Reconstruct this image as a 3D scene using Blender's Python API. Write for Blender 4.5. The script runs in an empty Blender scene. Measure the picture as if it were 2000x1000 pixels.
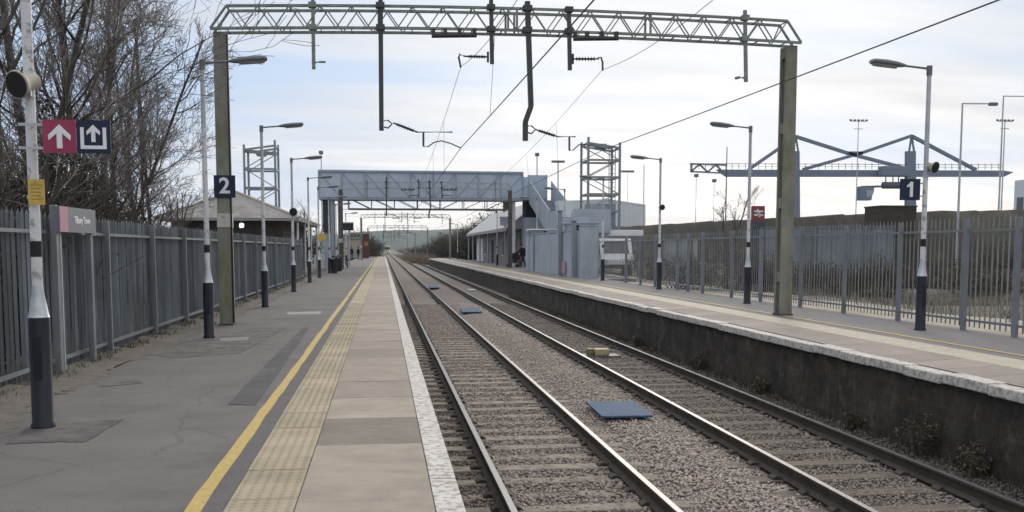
import bpy, math, random
import numpy as np
from mathutils import Vector as V, Matrix
R = math.radians
rnd = random.Random(7)
sc = bpy.context.scene
C = bpy.data.collections.new('station'); sc.collection.children.link(C)

# ------------------------------------------------------------------ camera
F = 2000 * 35 / 36.0
TP = 0.088
PC = 485 + TP * F
pit = math.atan(TP)
yaw = math.atan(252 / F * math.cos(pit))
CZ = 1.51
cam_o = V((0, 0, CZ))
fw = V((math.sin(yaw) * math.cos(pit), math.cos(yaw) * math.cos(pit), -math.sin(pit)))
rt = V((math.cos(yaw), -math.sin(yaw), 0))
up = rt.cross(fw)
cd = bpy.data.cameras.new('camera'); cam = bpy.data.objects.new('camera', cd); C.objects.link(cam)
cd.lens = 35; cd.sensor_width = 36; cd.clip_start = 0.05; cd.clip_end = 20000
cd.shift_y = (PC - 500) / 2000.0
m3 = Matrix((rt, up, -fw)).transposed()
cam.matrix_world = Matrix.Translation(cam_o) @ m3.to_4x4()
sc.camera = cam

# survey helpers: where the sight line through a photo point meets a plane of the place
def ray(px, py): return fw + rt * ((px - 1000) / F) - up * ((py - PC) / F)
def atZ(px, py, z=0.0):
    d = ray(px, py); return cam_o + d * ((z - CZ) / d.z)
def atY(px, py, Y):
    d = ray(px, py); return cam_o + d * (Y / d.y)

# ------------------------------------------------------------------ materials
def nd(nt, t, **kw):
    n = nt.nodes.new(t)
    for k, v in kw.items(): setattr(n, k, v)
    return n
MATS = {}
def M(name, col, rough=.75, metal=0.0, var=.3, scale=2.5, col2=None, bump=0.0, bscale=30, stretch=(1, 1, 1), spec=.4, tone=False, lo=.35, hi=.68, detail=5):
    if name in MATS: return MATS[name]
    m = bpy.data.materials.new(name); m.use_nodes = True; nt = m.node_tree
    b = nt.nodes['Principled BSDF']
    b.inputs['Roughness'].default_value = rough; b.inputs['Metallic'].default_value = metal
    b.inputs['Specular IOR Level'].default_value = spec
    g = nd(nt, 'ShaderNodeNewGeometry'); mp = nd(nt, 'ShaderNodeMapping'); mp.inputs['Scale'].default_value = stretch
    nt.links.new(g.outputs['Position'], mp.inputs['Vector'])
    n = nd(nt, 'ShaderNodeTexNoise'); n.inputs['Scale'].default_value = scale; n.inputs['Detail'].default_value = detail; n.inputs['Roughness'].default_value = .65
    nt.links.new(mp.outputs[0], n.inputs['Vector'])
    r = nd(nt, 'ShaderNodeMapRange'); r.inputs['From Min'].default_value = lo; r.inputs['From Max'].default_value = hi
    nt.links.new(n.outputs['Fac'], r.inputs['Value'])
    mx = nd(nt, 'ShaderNodeMix', data_type='RGBA')
    if col2 is None: col2 = tuple(c * (1 - var) for c in col)
    mx.inputs['A'].default_value = (*col, 1); mx.inputs['B'].default_value = (*col2, 1)
    nt.links.new(r.outputs[0], mx.inputs['Factor'])
    out = mx.outputs['Result']
    if tone:
        a = nd(nt, 'ShaderNodeAttribute', attribute_name='tone')
        m2 = nd(nt, 'ShaderNodeMix', data_type='RGBA', blend_type='MULTIPLY'); m2.inputs['Factor'].default_value = 1
        nt.links.new(out, m2.inputs['A']); nt.links.new(a.outputs['Color'], m2.inputs['B']); out = m2.outputs['Result']
    nt.links.new(out, b.inputs['Base Color'])
    if bump:
        n2 = nd(nt, 'ShaderNodeTexNoise'); n2.inputs['Scale'].default_value = bscale; n2.inputs['Detail'].default_value = 4
        nt.links.new(g.outputs['Position'], n2.inputs['Vector'])
        bp = nd(nt, 'ShaderNodeBump'); bp.inputs['Strength'].default_value = bump; bp.inputs['Distance'].default_value = .02
        nt.links.new(n2.outputs['Fac'], bp.inputs['Height']); nt.links.new(bp.outputs[0], b.inputs['Normal'])
    MATS[name] = m
    return m
def emis(name, col, s):
    m = bpy.data.materials.new(name); m.use_nodes = True
    b = m.node_tree.nodes['Principled BSDF']; b.inputs['Base Color'].default_value = (*col, 1)
    b.inputs['Emission Color'].default_value = (*col, 1); b.inputs['Emission Strength'].default_value = s
    return m
def worn_edges(m, col, scale=9, lo=.52, hi=.6, stretch=(1, 1, 1)):
    """a second, sharper layer of wear over a material (chipped paint, stains)"""
    nt = m.node_tree; b = nt.nodes['Principled BSDF']; src = b.inputs['Base Color'].links[0].from_socket
    g = nd(nt, 'ShaderNodeNewGeometry'); mp = nd(nt, 'ShaderNodeMapping'); mp.inputs['Scale'].default_value = stretch
    mp.inputs['Location'].default_value = (3.1, 7.7, 1.3)
    nt.links.new(g.outputs['Position'], mp.inputs['Vector'])
    n = nd(nt, 'ShaderNodeTexNoise'); n.inputs['Scale'].default_value = scale; n.inputs['Detail'].default_value = 8; n.inputs['Roughness'].default_value = .7
    nt.links.new(mp.outputs[0], n.inputs['Vector'])
    r = nd(nt, 'ShaderNodeMapRange'); r.inputs['From Min'].default_value = lo; r.inputs['From Max'].default_value = hi
    nt.links.new(n.outputs['Fac'], r.inputs['Value'])
    mx = nd(nt, 'ShaderNodeMix', data_type='RGBA'); nt.links.new(r.outputs[0], mx.inputs['Factor'])
    nt.links.new(src, mx.inputs['A']); mx.inputs['B'].default_value = (*col, 1)
    nt.links.new(mx.outputs['Result'], b.inputs['Base Color'])
    return m
def courses(m, axes, sx, sy, mortar, strength=.8, bump=.5):
    """brick courses over a material"""
    nt = m.node_tree; b = nt.nodes['Principled BSDF']; src = b.inputs['Base Color'].links[0].from_socket
    g = nd(nt, 'ShaderNodeNewGeometry'); sp = nd(nt, 'ShaderNodeSeparateXYZ'); cb = nd(nt, 'ShaderNodeCombineXYZ')
    nt.links.new(g.outputs['Position'], sp.inputs[0])
    nt.links.new(sp.outputs[axes[0]], cb.inputs[0]); nt.links.new(sp.outputs[axes[1]], cb.inputs[1])
    k = nd(nt, 'ShaderNodeTexBrick'); k.inputs['Scale'].default_value = 1; k.inputs['Brick Width'].default_value = sx; k.inputs['Row Height'].default_value = sy
    k.inputs['Mortar Size'].default_value = mortar; k.inputs['Color1'].default_value = (1, 1, 1, 1); k.inputs['Color2'].default_value = (.72, .72, .72, 1)
    k.inputs['Mortar'].default_value = (1 - strength,) * 3 + (1,)
    nt.links.new(cb.outputs[0], k.inputs['Vector'])
    m2 = nd(nt, 'ShaderNodeMix', data_type='RGBA', blend_type='MULTIPLY'); m2.inputs['Factor'].default_value = 1
    nt.links.new(src, m2.inputs['A']); nt.links.new(k.outputs['Color'], m2.inputs['B']); nt.links.new(m2.outputs['Result'], b.inputs['Base Color'])
    return m

asphalt = worn_edges(M('asphalt', (.160, .148, .145), .9, var=.22, scale=.9, bump=.35, bscale=160), (.105, .098, .096), scale=.7, lo=.5, hi=.66)
asphalt_dark = M('asphalt_dark', (.120, .113, .112), .85, var=.2, scale=3, bump=.4, bscale=180)
def aggregate(m, dark=.72, light=1.25, scale=110, cracks=True):
    nt = m.node_tree; b = nt.nodes['Principled BSDF']; src = b.inputs['Base Color'].links[0].from_socket
    g = nd(nt, 'ShaderNodeNewGeometry'); v = nd(nt, 'ShaderNodeTexNoise'); v.inputs['Scale'].default_value = scale; v.inputs['Detail'].default_value = 2; nt.links.new(g.outputs['Position'], v.inputs['Vector'])
    r = nd(nt, 'ShaderNodeMapRange'); r.inputs['From Min'].default_value = .3; r.inputs['From Max'].default_value = .7; r.inputs['To Min'].default_value = dark; r.inputs['To Max'].default_value = light; nt.links.new(v.outputs['Fac'], r.inputs['Value'])
    out = r.outputs[0]
    if cracks:
        n = nd(nt, 'ShaderNodeTexNoise'); n.inputs['Scale'].default_value = 1.6; n.inputs['Detail'].default_value = 6; nt.links.new(g.outputs['Position'], n.inputs['Vector'])
        ad = nd(nt, 'ShaderNodeMix', data_type='VECTOR'); ad.inputs['Factor'].default_value = .28; nt.links.new(g.outputs['Position'], ad.inputs['A']); nt.links.new(n.outputs['Color'], ad.inputs['B'])
        w = nd(nt, 'ShaderNodeTexVoronoi', feature='DISTANCE_TO_EDGE'); w.inputs['Scale'].default_value = .85; nt.links.new(ad.outputs['Result'], w.inputs['Vector'])
        q = nd(nt, 'ShaderNodeMapRange'); q.inputs['From Min'].default_value = .0; q.inputs['From Max'].default_value = .012; q.inputs['To Min'].default_value = .78; q.inputs['To Max'].default_value = 1; nt.links.new(w.outputs['Distance'], q.inputs['Value'])
        mm = nd(nt, 'ShaderNodeMath', operation='MULTIPLY'); nt.links.new(out, mm.inputs[0]); nt.links.new(q.outputs[0], mm.inputs[1]); out = mm.outputs[0]
    m2 = nd(nt, 'ShaderNodeVectorMath', operation='SCALE'); nt.links.new(src, m2.inputs[0]); nt.links.new(out, m2.inputs['Scale']); nt.links.new(m2.outputs[0], b.inputs['Base Color'])
    return m
aggregate(worn_edges(asphalt, (.165, .150, .138), scale=.33, lo=.54, hi=.7)); aggregate(asphalt_dark, cracks=False)
asphalt_r = worn_edges(M('asphalt_far_side', (.195, .184, .184), .85, var=.15, scale=.7, bump=.3, bscale=160), (.165, .155, .154), scale=.4, lo=.5, hi=.65)
yellow_paint = worn_edges(M('yellow_paint', (.50, .36, .11), .7, var=.18, scale=14), (.26, .22, .15), scale=16, lo=.56, hi=.64)
cream_paint = worn_edges(M('cream_paint', (.47, .425, .33), .8, var=.2, scale=6), (.36, .31, .26), scale=9, lo=.5, hi=.64)
white_edge_m = worn_edges(M('white_edge_paint', (.58, .56, .53), .8, var=.15, scale=5), (.30, .265, .235), scale=17, lo=.49, hi=.57)
slab_m = M('coping_slab', (.345, .298, .246), .9, var=.22, scale=2.2, bump=.35, bscale=120, tone=True)
slab_m = worn_edges(slab_m, (.25, .216, .182), scale=1.3, lo=.5, hi=.68, stretch=(1, 2.2, 1))
tact_m = M('tactile_slab', (.395, .335, .240), .9, var=.2, scale=2.6, bump=.2, bscale=90, tone=True)
brickwall = courses(worn_edges(worn_edges(M('sooty_brick', (.030, .026, .022), .95, col2=(.075, .062, .050), scale=2.6, bump=.8, bscale=30, lo=.4, hi=.62, detail=9), (.155, .130, .10), scale=3.2, lo=.53, hi=.72, stretch=(1, 1, .6)), (.052, .056, .030), scale=1.3, lo=.56, hi=.7), (1, 2), .23, .075, .010, .22)
ballast_m = worn_edges(M('ballast', (.195, .166, .148), .95, var=.4, scale=18, bump=1.0, bscale=28, col2=(.095, .080, .072)), (.235, .205, .188), scale=26, lo=.52, hi=.62)
stone_m = M('ballast_stone', (.50, .43, .39), .9, var=.3, scale=9, tone=True, bump=.3, bscale=90)
rail_side = M('rail_side', (.062, .050, .042), .8, var=.4, scale=6, spec=.3)
rail_top = M('rail_top', (.125, .13, .14), .5, metal=.8, var=.12, scale=3, stretch=(8, .3, 1))
sleeper_m = worn_edges(M('sleeper', (.29, .25, .205), .9, var=.35, scale=5, bump=.4, bscale=50, tone=True), (.13, .11, .09), scale=7, lo=.5, hi=.62)
sleeper_d = worn_edges(M('sleeper_timber', (.165, .140, .112), .9, var=.35, scale=5, bump=.4, bscale=50, tone=True, stretch=(.4, 3, 1)), (.08, .068, .055), scale=6, lo=.5, hi=.62)
chair_m = M('rail_chair', (.05, .042, .036), .8, var=.3)
lampblack = worn_edges(M('lamp_base_paint', (.012, .015, .024), .45, var=.3, scale=6), (.05, .05, .055), scale=12, lo=.66, hi=.72)
lampwhite = worn_edges(M('lamp_white_paint', (.62, .62, .64), .5, var=.12, scale=4), (.30, .31, .31), scale=9, lo=.545, hi=.59)
galv = M('galvanised', (.46, .48, .51), .5, metal=.35, var=.25, scale=6)
silver = M('silver_collar', (.52, .54, .58), .4, metal=.5, var=.25, scale=12)
lampgrey = M('lamp_head_grey', (.155, .170, .185), .5, var=.2, scale=5)
lens_m = M('lamp_lens', (.34, .36, .38), .25, var=.2, scale=9)
black_m = M('black_plastic', (.012, .012, .013), .6, var=.2)
beige_m = M('speaker_beige', (.42, .38, .31), .6, var=.2, scale=8)
navy = M('navy_sign', (.011, .018, .052), .65, var=.15, scale=5)
crimson = M('crimson_sign', (.30, .035, .085), .5, var=.15, scale=5)
signwhite = M('sign_white', (.74, .75, .77), .5, var=.08, scale=6)
signyellow = worn_edges(M('sign_yellow', (.56, .39, .085), .6, var=.2, scale=9), (.35, .26, .09), scale=20, lo=.56, hi=.62)
signgrey = M('name_sign_grey', (.135, .150, .185), .6, var=.15, scale=4)
signpink = M('name_sign_pink', (.42, .20, .26), .6, var=.15, scale=4)
fence_m = worn_edges(M('palisade_steel', (.182, .205, .225), .75, metal=.1, var=.4, scale=5, stretch=(1, 1, .25), tone=True), (.085, .092, .092), scale=1.1, lo=.48, hi=.64, stretch=(1, 1, .4))
fencepost_m = M('palisade_post', (.175, .190, .205), .6, metal=.2, var=.3, scale=4, stretch=(1, 1, .3))
fence_r = M('palisade_steel_far', (.30, .305, .30), .6, metal=.2, var=.35, scale=6, stretch=(1, 1, .3), tone=True)
fence_r2 = M('palisade_post_far', (.215, .235, .260), .6, metal=.2, var=.25, scale=4, stretch=(1, 1, .3))
mastcon = worn_edges(M('mast_concrete', (.250, .245, .205), .9, var=.35, scale=3.5, bump=.4, bscale=60, stretch=(1, 1, .5)), (.145, .160, .085), scale=2.0, lo=.5, hi=.64, stretch=(1, 1, .35))
mastband = worn_edges(M('mast_band', (.50, .50, .48), .8, var=.15, scale=8), (.28, .28, .25), scale=13, lo=.54, hi=.6)
gsteel = worn_edges(M('gantry_steel', (.24, .268, .25), .6, metal=.3, var=.35, scale=7), (.11, .095, .08), scale=12, lo=.6, hi=.66)
dsteel = M('drop_steel', (.075, .082, .082), .6, metal=.2, var=.3, scale=6)
insul = M('insulator_brown', (.045, .038, .040), .35, var=.3, scale=8)
wire_m = M('wire_copper', (.10, .098, .095), .6, metal=.4, var=.2)
bridge_p = worn_edges(M('bridge_cladding', (.42, .485, .58), .6, metal=.1, var=.14, scale=.9), (.33, .39, .46), scale=2.2, lo=.5, hi=.7, stretch=(1, 1, .15))
bridge_s = M('bridge_steel', (.30, .345, .40), .55, metal=.1, var=.2, scale=2)
tower_m = M('lift_tower_steel', (.24, .27, .29), .6, metal=.1, var=.2, scale=2)
hoard_m = worn_edges(M('hoarding_panel', (.37, .42, .48), .7, var=.2, scale=.8), (.29, .32, .35), scale=1.6, lo=.48, hi=.66, stretch=(1, 1, .25))
dark_m = M('dark_opening', (.018, .018, .02), .9, var=.2)
glass_m = M('window_glass', (.03, .035, .04), .12, var=.2, spec=.6)
roof_l = courses(worn_edges(M('roof_tiles', (.33, .315, .30), .9, var=.2, scale=1.5), (.29, .27, .25), scale=2.5, lo=.52, hi=.62), (0, 1), .5, .3, .015, .15)
roof_r = M('slate_roof', (.44, .44, .45), .8, var=.2, scale=2)
wall_l = courses(M('station_brick', (.075, .058, .048), .9, var=.3, scale=3), (0, 2), .23, .075, .01, .3)
wall_r = M('painted_wall', (.20, .185, .172), .85, var=.2, scale=2)
fascia_m = M('fascia', (.30, .285, .27), .7, var=.2)
door_white = M('door_white', (.55, .55, .54), .6, var=.12)
warehouse_m = M('warehouse_panel', (.58, .61, .64), .7, var=.08, scale=.3)
bark = M('bark', (.10, .088, .078), .95, var=.4, scale=7, bump=.6, bscale=40, stretch=(1, 1, .4))
twig_m = M('twig_bark', (.225, .202, .188), .95, var=.35, scale=3)
twig_d = M('bush_stem', (.085, .070, .058), .95, var=.4, scale=2)
ivy_m = M('ivy_leaf', (.022, .030, .016), .6, var=.5, scale=3, col2=(.045, .05, .028))
scrub_m = M('scrub_leaf', (.075, .060, .042), .9, var=.5, scale=2, col2=(.046, .042, .028))
scrub_d = M('bramble_leaf', (.046, .042, .030), .85, var=.5, scale=2, col2=(.030, .034, .020))
reed_m = M('dry_reed', (.24, .19, .13), .95, var=.35, scale=2)
grass_m = M('dry_grass', (.165, .138, .098), .95, var=.4, scale=1.5, col2=(.095, .083, .058))
soil_m = worn_edges(M('waste_soil', (.135, .115, .09), .95, var=.35, scale=.5, bump=.6, bscale=8), (.075, .068, .050), scale=.35, lo=.45, hi=.6)
bank_m = worn_edges(M('bank_grass', (.070, .058, .046), .95, var=.35, scale=.4, bump=.6, bscale=5), (.045, .045, .030), scale=.25, lo=.45, hi=.6)
land_m = M('land', (.085, .085, .055), .95, var=.35, scale=.02)
hill_m = M('hill_wood', (.060, .070, .050), .95, var=.3, scale=.012)
crane_m = M('crane_paint', (.155, .19, .255), .6, var=.15, scale=.3)
blue_m = worn_edges(M('blue_board', (.070, .120, .195), .8, var=.25, scale=6, spec=.1), (.10, .135, .18), scale=12, lo=.55, hi=.65)
aws_m = worn_edges(M('cream_box', (.47, .37, .24), .7, var=.2, scale=12), (.30, .22, .15), scale=14, lo=.54, hi=.62)
vanwhite = M('van_paint', (.62, .63, .65), .35, var=.08)
tyre_m = M('tyre', (.015, .015, .015), .9, var=.2)
redsign = M('red_sign', (.20, .045, .045), .5, var=.15)
totem_m = M('totem_panel', (.055, .065, .085), .5, var=.2)
dred = M('dark_red_paint', (.10, .026, .026), .6, var=.3, scale=4)
corr_m = M('corrugated_sheet', (.26, .295, .33), .6, metal=.2, var=.3, scale=1.3, stretch=(1, 1, .3))
corr_w = M('corrugated_pale', (.42, .46, .45), .6, metal=.1, var=.3, scale=1.3, stretch=(1, 1, .3))
cloth_d = M('dark_cloth', (.012, .012, .016), .9, var=.3)
cloth_b = M('dark_trousers', (.022, .022, .03), .9, var=.3)
skin_m = M('skin', (.42, .26, .19), .6, var=.1)
hair_m = M('hair', (.02, .015, .012), .7, var=.2)
trainfront = M('train_white', (.55, .57, .56), .4, var=.1)
trainyel = M('train_yellow', (.45, .42, .20), .5, var=.1)
tower_lamp = emis('lit_lamp', (1.0, .98, .92), 6)
white_m = M('white_panel', (.66, .67, .70), .6, var=.08)
lilac_m = M('screen_pale', (.52, .50, .60), .3, var=.1)
brown_m = courses(M('brown_brick', (.070, .056, .042), .9, var=.25, scale=2), (0, 2), .23, .08, .012, .35)

# ------------------------------------------------------------------ mesh helpers
def basis(d, hint=None):
    d = d.normalized(); h = V(hint) if hint is not None else V((0, 0, 1))
    if abs(d.dot(h.normalized())) > .98: h = V((0, 1, 0))
    a = d.cross(h).normalized(); b = a.cross(d).normalized()
    return a, b
class MB:
    def __init__(s): s.v = []; s.f = []; s.mi = []; s.t = []; s.cur = 0; s.tone = 1.0
    def add(s, vs, fs):
        o = len(s.v); s.v += [tuple(x) for x in vs]
        for f in fs: s.f.append([i + o for i in f]); s.mi.append(s.cur); s.t.append(s.tone)
        return s
    def box(s, x0, x1, y0, y1, z0, z1):
        return s.add([(x0, y0, z0), (x1, y0, z0), (x1, y1, z0), (x0, y1, z0), (x0, y0, z1), (x1, y0, z1), (x1, y1, z1), (x0, y1, z1)],
                     [(0, 3, 2, 1), (4, 5, 6, 7), (0, 1, 5, 4), (1, 2, 6, 5), (2, 3, 7, 6), (3, 0, 4, 7)])
    def cbox(s, x, y, z, w, d, h, b=0.0):
        """box centred in x, y and standing on z, with chamfered long edges"""
        if not b: return s.box(x - w / 2, x + w / 2, y - d / 2, y + d / 2, z, z + h)
        def ring(k, zz):
            a, c = w / 2 - k, d / 2 - k
            return [(x - a + b, y - c, zz), (x + a - b, y - c, zz), (x + a, y - c + b, zz), (x + a, y + c - b, zz), (x + a - b, y + c, zz), (x - a + b, y + c, zz), (x - a, y + c - b, zz), (x - a, y - c + b, zz)]
        vs = ring(b * .5, z) + ring(0, z + b) + ring(0, z + h - b) + ring(b * .5, z + h)
        fs = [tuple(range(7, -1, -1)), tuple(range(24, 32))]
        for k in range(3):
            for i in range(8): fs.append((k * 8 + i, k * 8 + (i + 1) % 8, k * 8 + 8 + (i + 1) % 8, k * 8 + 8 + i))
        return s.add(vs, fs)
    def bar(s, p, q, w, h=None, hint=None):
        p, q = V(p), V(q); h = h or w; a, b = basis(q - p, hint); a = a * (w / 2); b = b * (h / 2)
        return s.add([p - a - b, p + a - b, p + a + b, p - a + b, q - a - b, q + a - b, q + a + b, q - a + b],
                     [(0, 3, 2, 1), (4, 5, 6, 7), (0, 1, 5, 4), (1, 2, 6, 5), (2, 3, 7, 6), (3, 0, 4, 7)])
    def tube(s, p, q, r0, r1=None, n=8, caps=True):
        p, q = V(p), V(q); r1 = r0 if r1 is None else r1
        if (q - p).length < 1e-6: return s
        a, b = basis(q - p); vs = []
        for c, r in ((p, r0), (q, r1)):
            for i in range(n):
                t = 2 * math.pi * i / n; vs.append(c + a * (r * math.cos(t)) + b * (r * math.sin(t)))
        fs = [(i, (i + 1) % n, n + (i + 1) % n, n + i) for i in range(n)]
        if caps: fs += [tuple(range(n - 1, -1, -1)), tuple(range(n, 2 * n))]
        return s.add(vs, fs)
    def path(s, pts, r, n=6):
        """one bent tube through points"""
        pts = [V(p) for p in pts]; vs = []; k = len(pts)
        rr = r if isinstance(r, (list, tuple)) else [r] * k
        a0 = None
        for j, p in enumerate(pts):
            d = (pts[min(j + 1, k - 1)] - pts[max(j - 1, 0)])
            a, b = basis(d)
            if a0 is not None:
                a = (a0 - d.normalized() * a0.dot(d.normalized()))
                a = a.normalized() if a.length > 1e-6 else basis(d)[0]; b = a.cross(d.normalized())
                b = -b
            a0 = a
            for i in range(n):
                t = 2 * math.pi * i / n; vs.append(p + a * (rr[j] * math.cos(t)) + b * (rr[j] * math.sin(t)))
        fs = []
        for j in range(k - 1):
            for i in range(n): fs.append((j * n + i, j * n + (i + 1) % n, (j + 1) * n + (i + 1) % n, (j + 1) * n + i))
        fs += [tuple(range(n - 1, -1, -1)), tuple(range((k - 1) * n, k * n))]
        return s.add(vs, fs)
    def lathe(s, prof, c=(0, 0, 0), ax=(0, 0, 1), n=14):
        c = V(c); ax = V(ax).normalized(); a, b = basis(ax); vs = []; k = len(prof)
        for r, z in prof:
            for i in range(n):
                t = 2 * math.pi * i / n; vs.append(c + ax * z + a * (r * math.cos(t)) + b * (r * math.sin(t)))
        fs = []
        for j in range(k - 1):
            for i in range(n): fs.append((j * n + i, j * n + (i + 1) % n, (j + 1) * n + (i + 1) % n, (j + 1) * n + i))
        fs += [tuple(range(n - 1, -1, -1)), tuple(range((k - 1) * n, k * n))]
        return s.add(vs, fs)
    def prism(s, pts, vec):
        pts = [V(p) for p in pts]; vec = V(vec); n = len(pts)
        return s.add(pts + [p + vec for p in pts], [tuple(range(n - 1, -1, -1)), tuple(range(n, 2 * n))] + [(i, (i + 1) % n, n + (i + 1) % n, n + i) for i in range(n)])
    def loft(s, rings):
        n = len(rings[0]); vs = [p for r in rings for p in r]; fs = []
        for j in range(len(rings) - 1):
            for i in range(n): fs.append((j * n + i, j * n + (i + 1) % n, (j + 1) * n + (i + 1) % n, (j + 1) * n + i))
        fs += [tuple(range(n - 1, -1, -1)), tuple(range((len(rings) - 1) * n, len(rings) * n))]
        return s.add(vs, fs)
    def sheet(s, xs, ys, fz):
        o = len(s.v); nx = len(xs)
        vs = [(x, y, fz(x, y)) for y in ys for x in xs]
        return s.add(vs, [(j * nx + i, j * nx + i + 1, (j + 1) * nx + i + 1, (j + 1) * nx + i) for j in range(len(ys) - 1) for i in range(nx - 1)])
    def build(s, name, mats, parent=None, smooth=False, fix=True):
        me = bpy.data.meshes.new(name); me.from_pydata(s.v, [], s.f)
        if not isinstance(mats, (list, tuple)): mats = [mats]
        for m in mats: me.materials.append(m)
        if len(mats) > 1: me.polygons.foreach_set('material_index', s.mi)
        a = me.attributes.new('tone', 'FLOAT_COLOR', 'CORNER')
        cnt = np.array([len(f) for f in s.f]); t = np.repeat(np.array(s.t, dtype=np.float32), cnt)
        col = np.ones((len(t), 4), dtype=np.float32); col[:, :3] = t[:, None]
        a.data.foreach_set('color', col.ravel())
        if fix:
            import bmesh
            b = bmesh.new(); b.from_mesh(me); bmesh.ops.recalc_face_normals(b, faces=b.faces); b.to_mesh(me); b.free()
        if smooth: me.polygons.foreach_set('use_smooth', [True] * len(me.polygons))
        me.update()
        o = bpy.data.objects.new(name, me); C.objects.link(o)
        if parent: o.parent = parent
        return o
def smooth_by_angle(o, ang=40):
    me = o.data; me.polygons.foreach_set('use_smooth', [True] * len(me.polygons))
    import bmesh
    b = bmesh.new(); b.from_mesh(me)
    for e in b.edges: e.smooth = len(e.link_faces) == 2 and e.calc_face_angle(0) < R(ang)
    b.to_mesh(me); b.free(); return o
def tag(o, label=None, cat=None, group=None, kind=None):
    for k, v in (('label', label), ('category', cat), ('group', group), ('kind', kind)):
        if v: o[k] = v
    return o
def thing(name, label, cat, loc=(0, 0, 0), rz=0.0, group=None):
    o = bpy.data.objects.new(name, None); C.objects.link(o); o.location = loc; o.rotation_euler = (0, 0, rz); o.empty_display_size = .1
    return tag(o, label, cat, group)
def kids(o): return [c for c in C.objects if c.parent == o]
def dup(o, loc=None, rz=None, label=None, parent=None, sc_=None):
    c = o.copy(); C.objects.link(c)
    if parent: c.parent = parent
    if loc is not None: c.location = loc
    if rz is not None: c.rotation_euler = (0, 0, rz)
    if sc_ is not None: c.scale = sc_
    if label: c['label'] = label
    for k in kids(o): dup(k, parent=c)
    return c
def struct(o, ): o['kind'] = 'structure'; return o
def text_mesh(txt, size, mat, name, parent, origin, xdir, zdir, bold=.0, depth=.004, center=True):
    cu = bpy.data.curves.new('t', 'FONT'); cu.body = txt; cu.size = size; cu.extrude = depth / 2; cu.offset = bold
    cu.align_x = 'CENTER' if center else 'LEFT'; cu.align_y = 'CENTER'
    to = bpy.data.objects.new('t', cu); C.objects.link(to)
    dg = bpy.context.evaluated_depsgraph_get(); me = bpy.data.meshes.new_from_object(to.evaluated_get(dg))
    bpy.data.objects.remove(to)
    x = V(xdir).normalized(); z = V(zdir).normalized(); n = x.cross(z)
    mt = Matrix((x, z, n)).transposed().to_4x4(); mt.translation = V(origin); me.transform(mt)
    me.materials.clear(); me.materials.append(mat); me.name = name
    o = bpy.data.objects.new(name, me); C.objects.link(o); o.parent = parent
    return o

# ------------------------------------------------------------------ ground, platforms, track bed
XE = .455           # near platform edge
XR_ = 6.66          # far platform edge
RAIL = [1.166, 2.670, 4.440, 5.950]
ZR = -.89
def frange(a, b, n): return [a + (b - a) * i / n for i in range(n + 1)]
struct(MB().sheet(frange(-5200, 5200, 8), frange(-900, 6500, 8), lambda x, y: -1.4).build('ground', land_m))
def wob(x, y): return .12 * math.sin(x * .9 + y * .31) + .10 * math.sin(x * .37 - y * .77 + 1) + .06 * math.sin(x * 2.1 + y * 1.7)
struct(MB().sheet([10.12 + .7 * i for i in range(70)], frange(6, 105, 110), lambda x, y: -.12 + (wob(x, y) * .5 + .01 * (x - 10)) * min(1, (x - 10.1) * .6)).build('waste_ground', soil_m, smooth=True))
struct(MB().sheet(frange(-45, -3.95, 30), frange(0, 110, 60), lambda x, y: -.15 + wob(x, y) * .5 * min(1, (-3.95 - x) * .5)).build('lineside_ground', soil_m, smooth=True))
def bal(x, y):
    h = -1.095
    if 2.95 < x < 4.15: h += .07 * math.sin(math.pi * (x - 2.95) / 1.2)
    if x > 6.1: h += .06 * (x - 6.1)
    return h
struct(MB().sheet(frange(.40, 6.75, 24), frange(-12, 400, 200), bal).build('track_bed', ballast_m, smooth=True))
struct(MB().sheet(frange(-4, 9, 4), frange(400, 1500, 10), lambda x, y: -1.13).build('far_track_bed', ballast_m))
struct(MB().sheet([10.13, 10.9, 11.7, 12.5, 13.2], frange(6, 60, 60), lambda x, y: -.02 + .03 * math.sin(x * 2 + y) ).build('gravel_path', worn_edges(M('pale_gravel', (.40, .355, .29), .95, var=.25, scale=4, bump=.6, bscale=40), (.26, .225, .17), scale=.9, lo=.48, hi=.62), smooth=True))
# near platform
YEND = 190
struct(MB().prism([(-3.95, 0, 0), (XE - .09, 0, 0), (XE - .09, 0, -1.35), (-3.95, 0, -1.35)], (0, YEND, 0)).build('platform', asphalt)).location = (0, -6, 0)
def strip(x0, x1, y0, y1, z, mat, name, step=.4, jit=.0, seed=1):
    r = random.Random(seed); mb = MB(); n = int((y1 - y0) / step); vs = []; k0 = k1 = 0
    for i in range(n + 1):
        y = y0 + (y1 - y0) * i / n
        k0 = k0 * .6 + r.uniform(-1, 1) * jit; k1 = k1 * .6 + r.uniform(-1, 1) * jit
        vs += [(x0 + k0, y, z), (x1 + k1, y, z)]
    mb.add(vs, [(2 * i, 2 * i + 1, 2 * i + 3, 2 * i + 2) for i in range(n)])
    return struct(mb.build(name, mat))
strip(-1.155, -1.06, -5, YEND - 10, .006, yellow_paint, 'yellow_line', jit=.009)
strip(-1.06, -.925, -5, YEND - 10, .004, asphalt_dark, 'asphalt_joint', jit=.006, seed=4)
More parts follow.
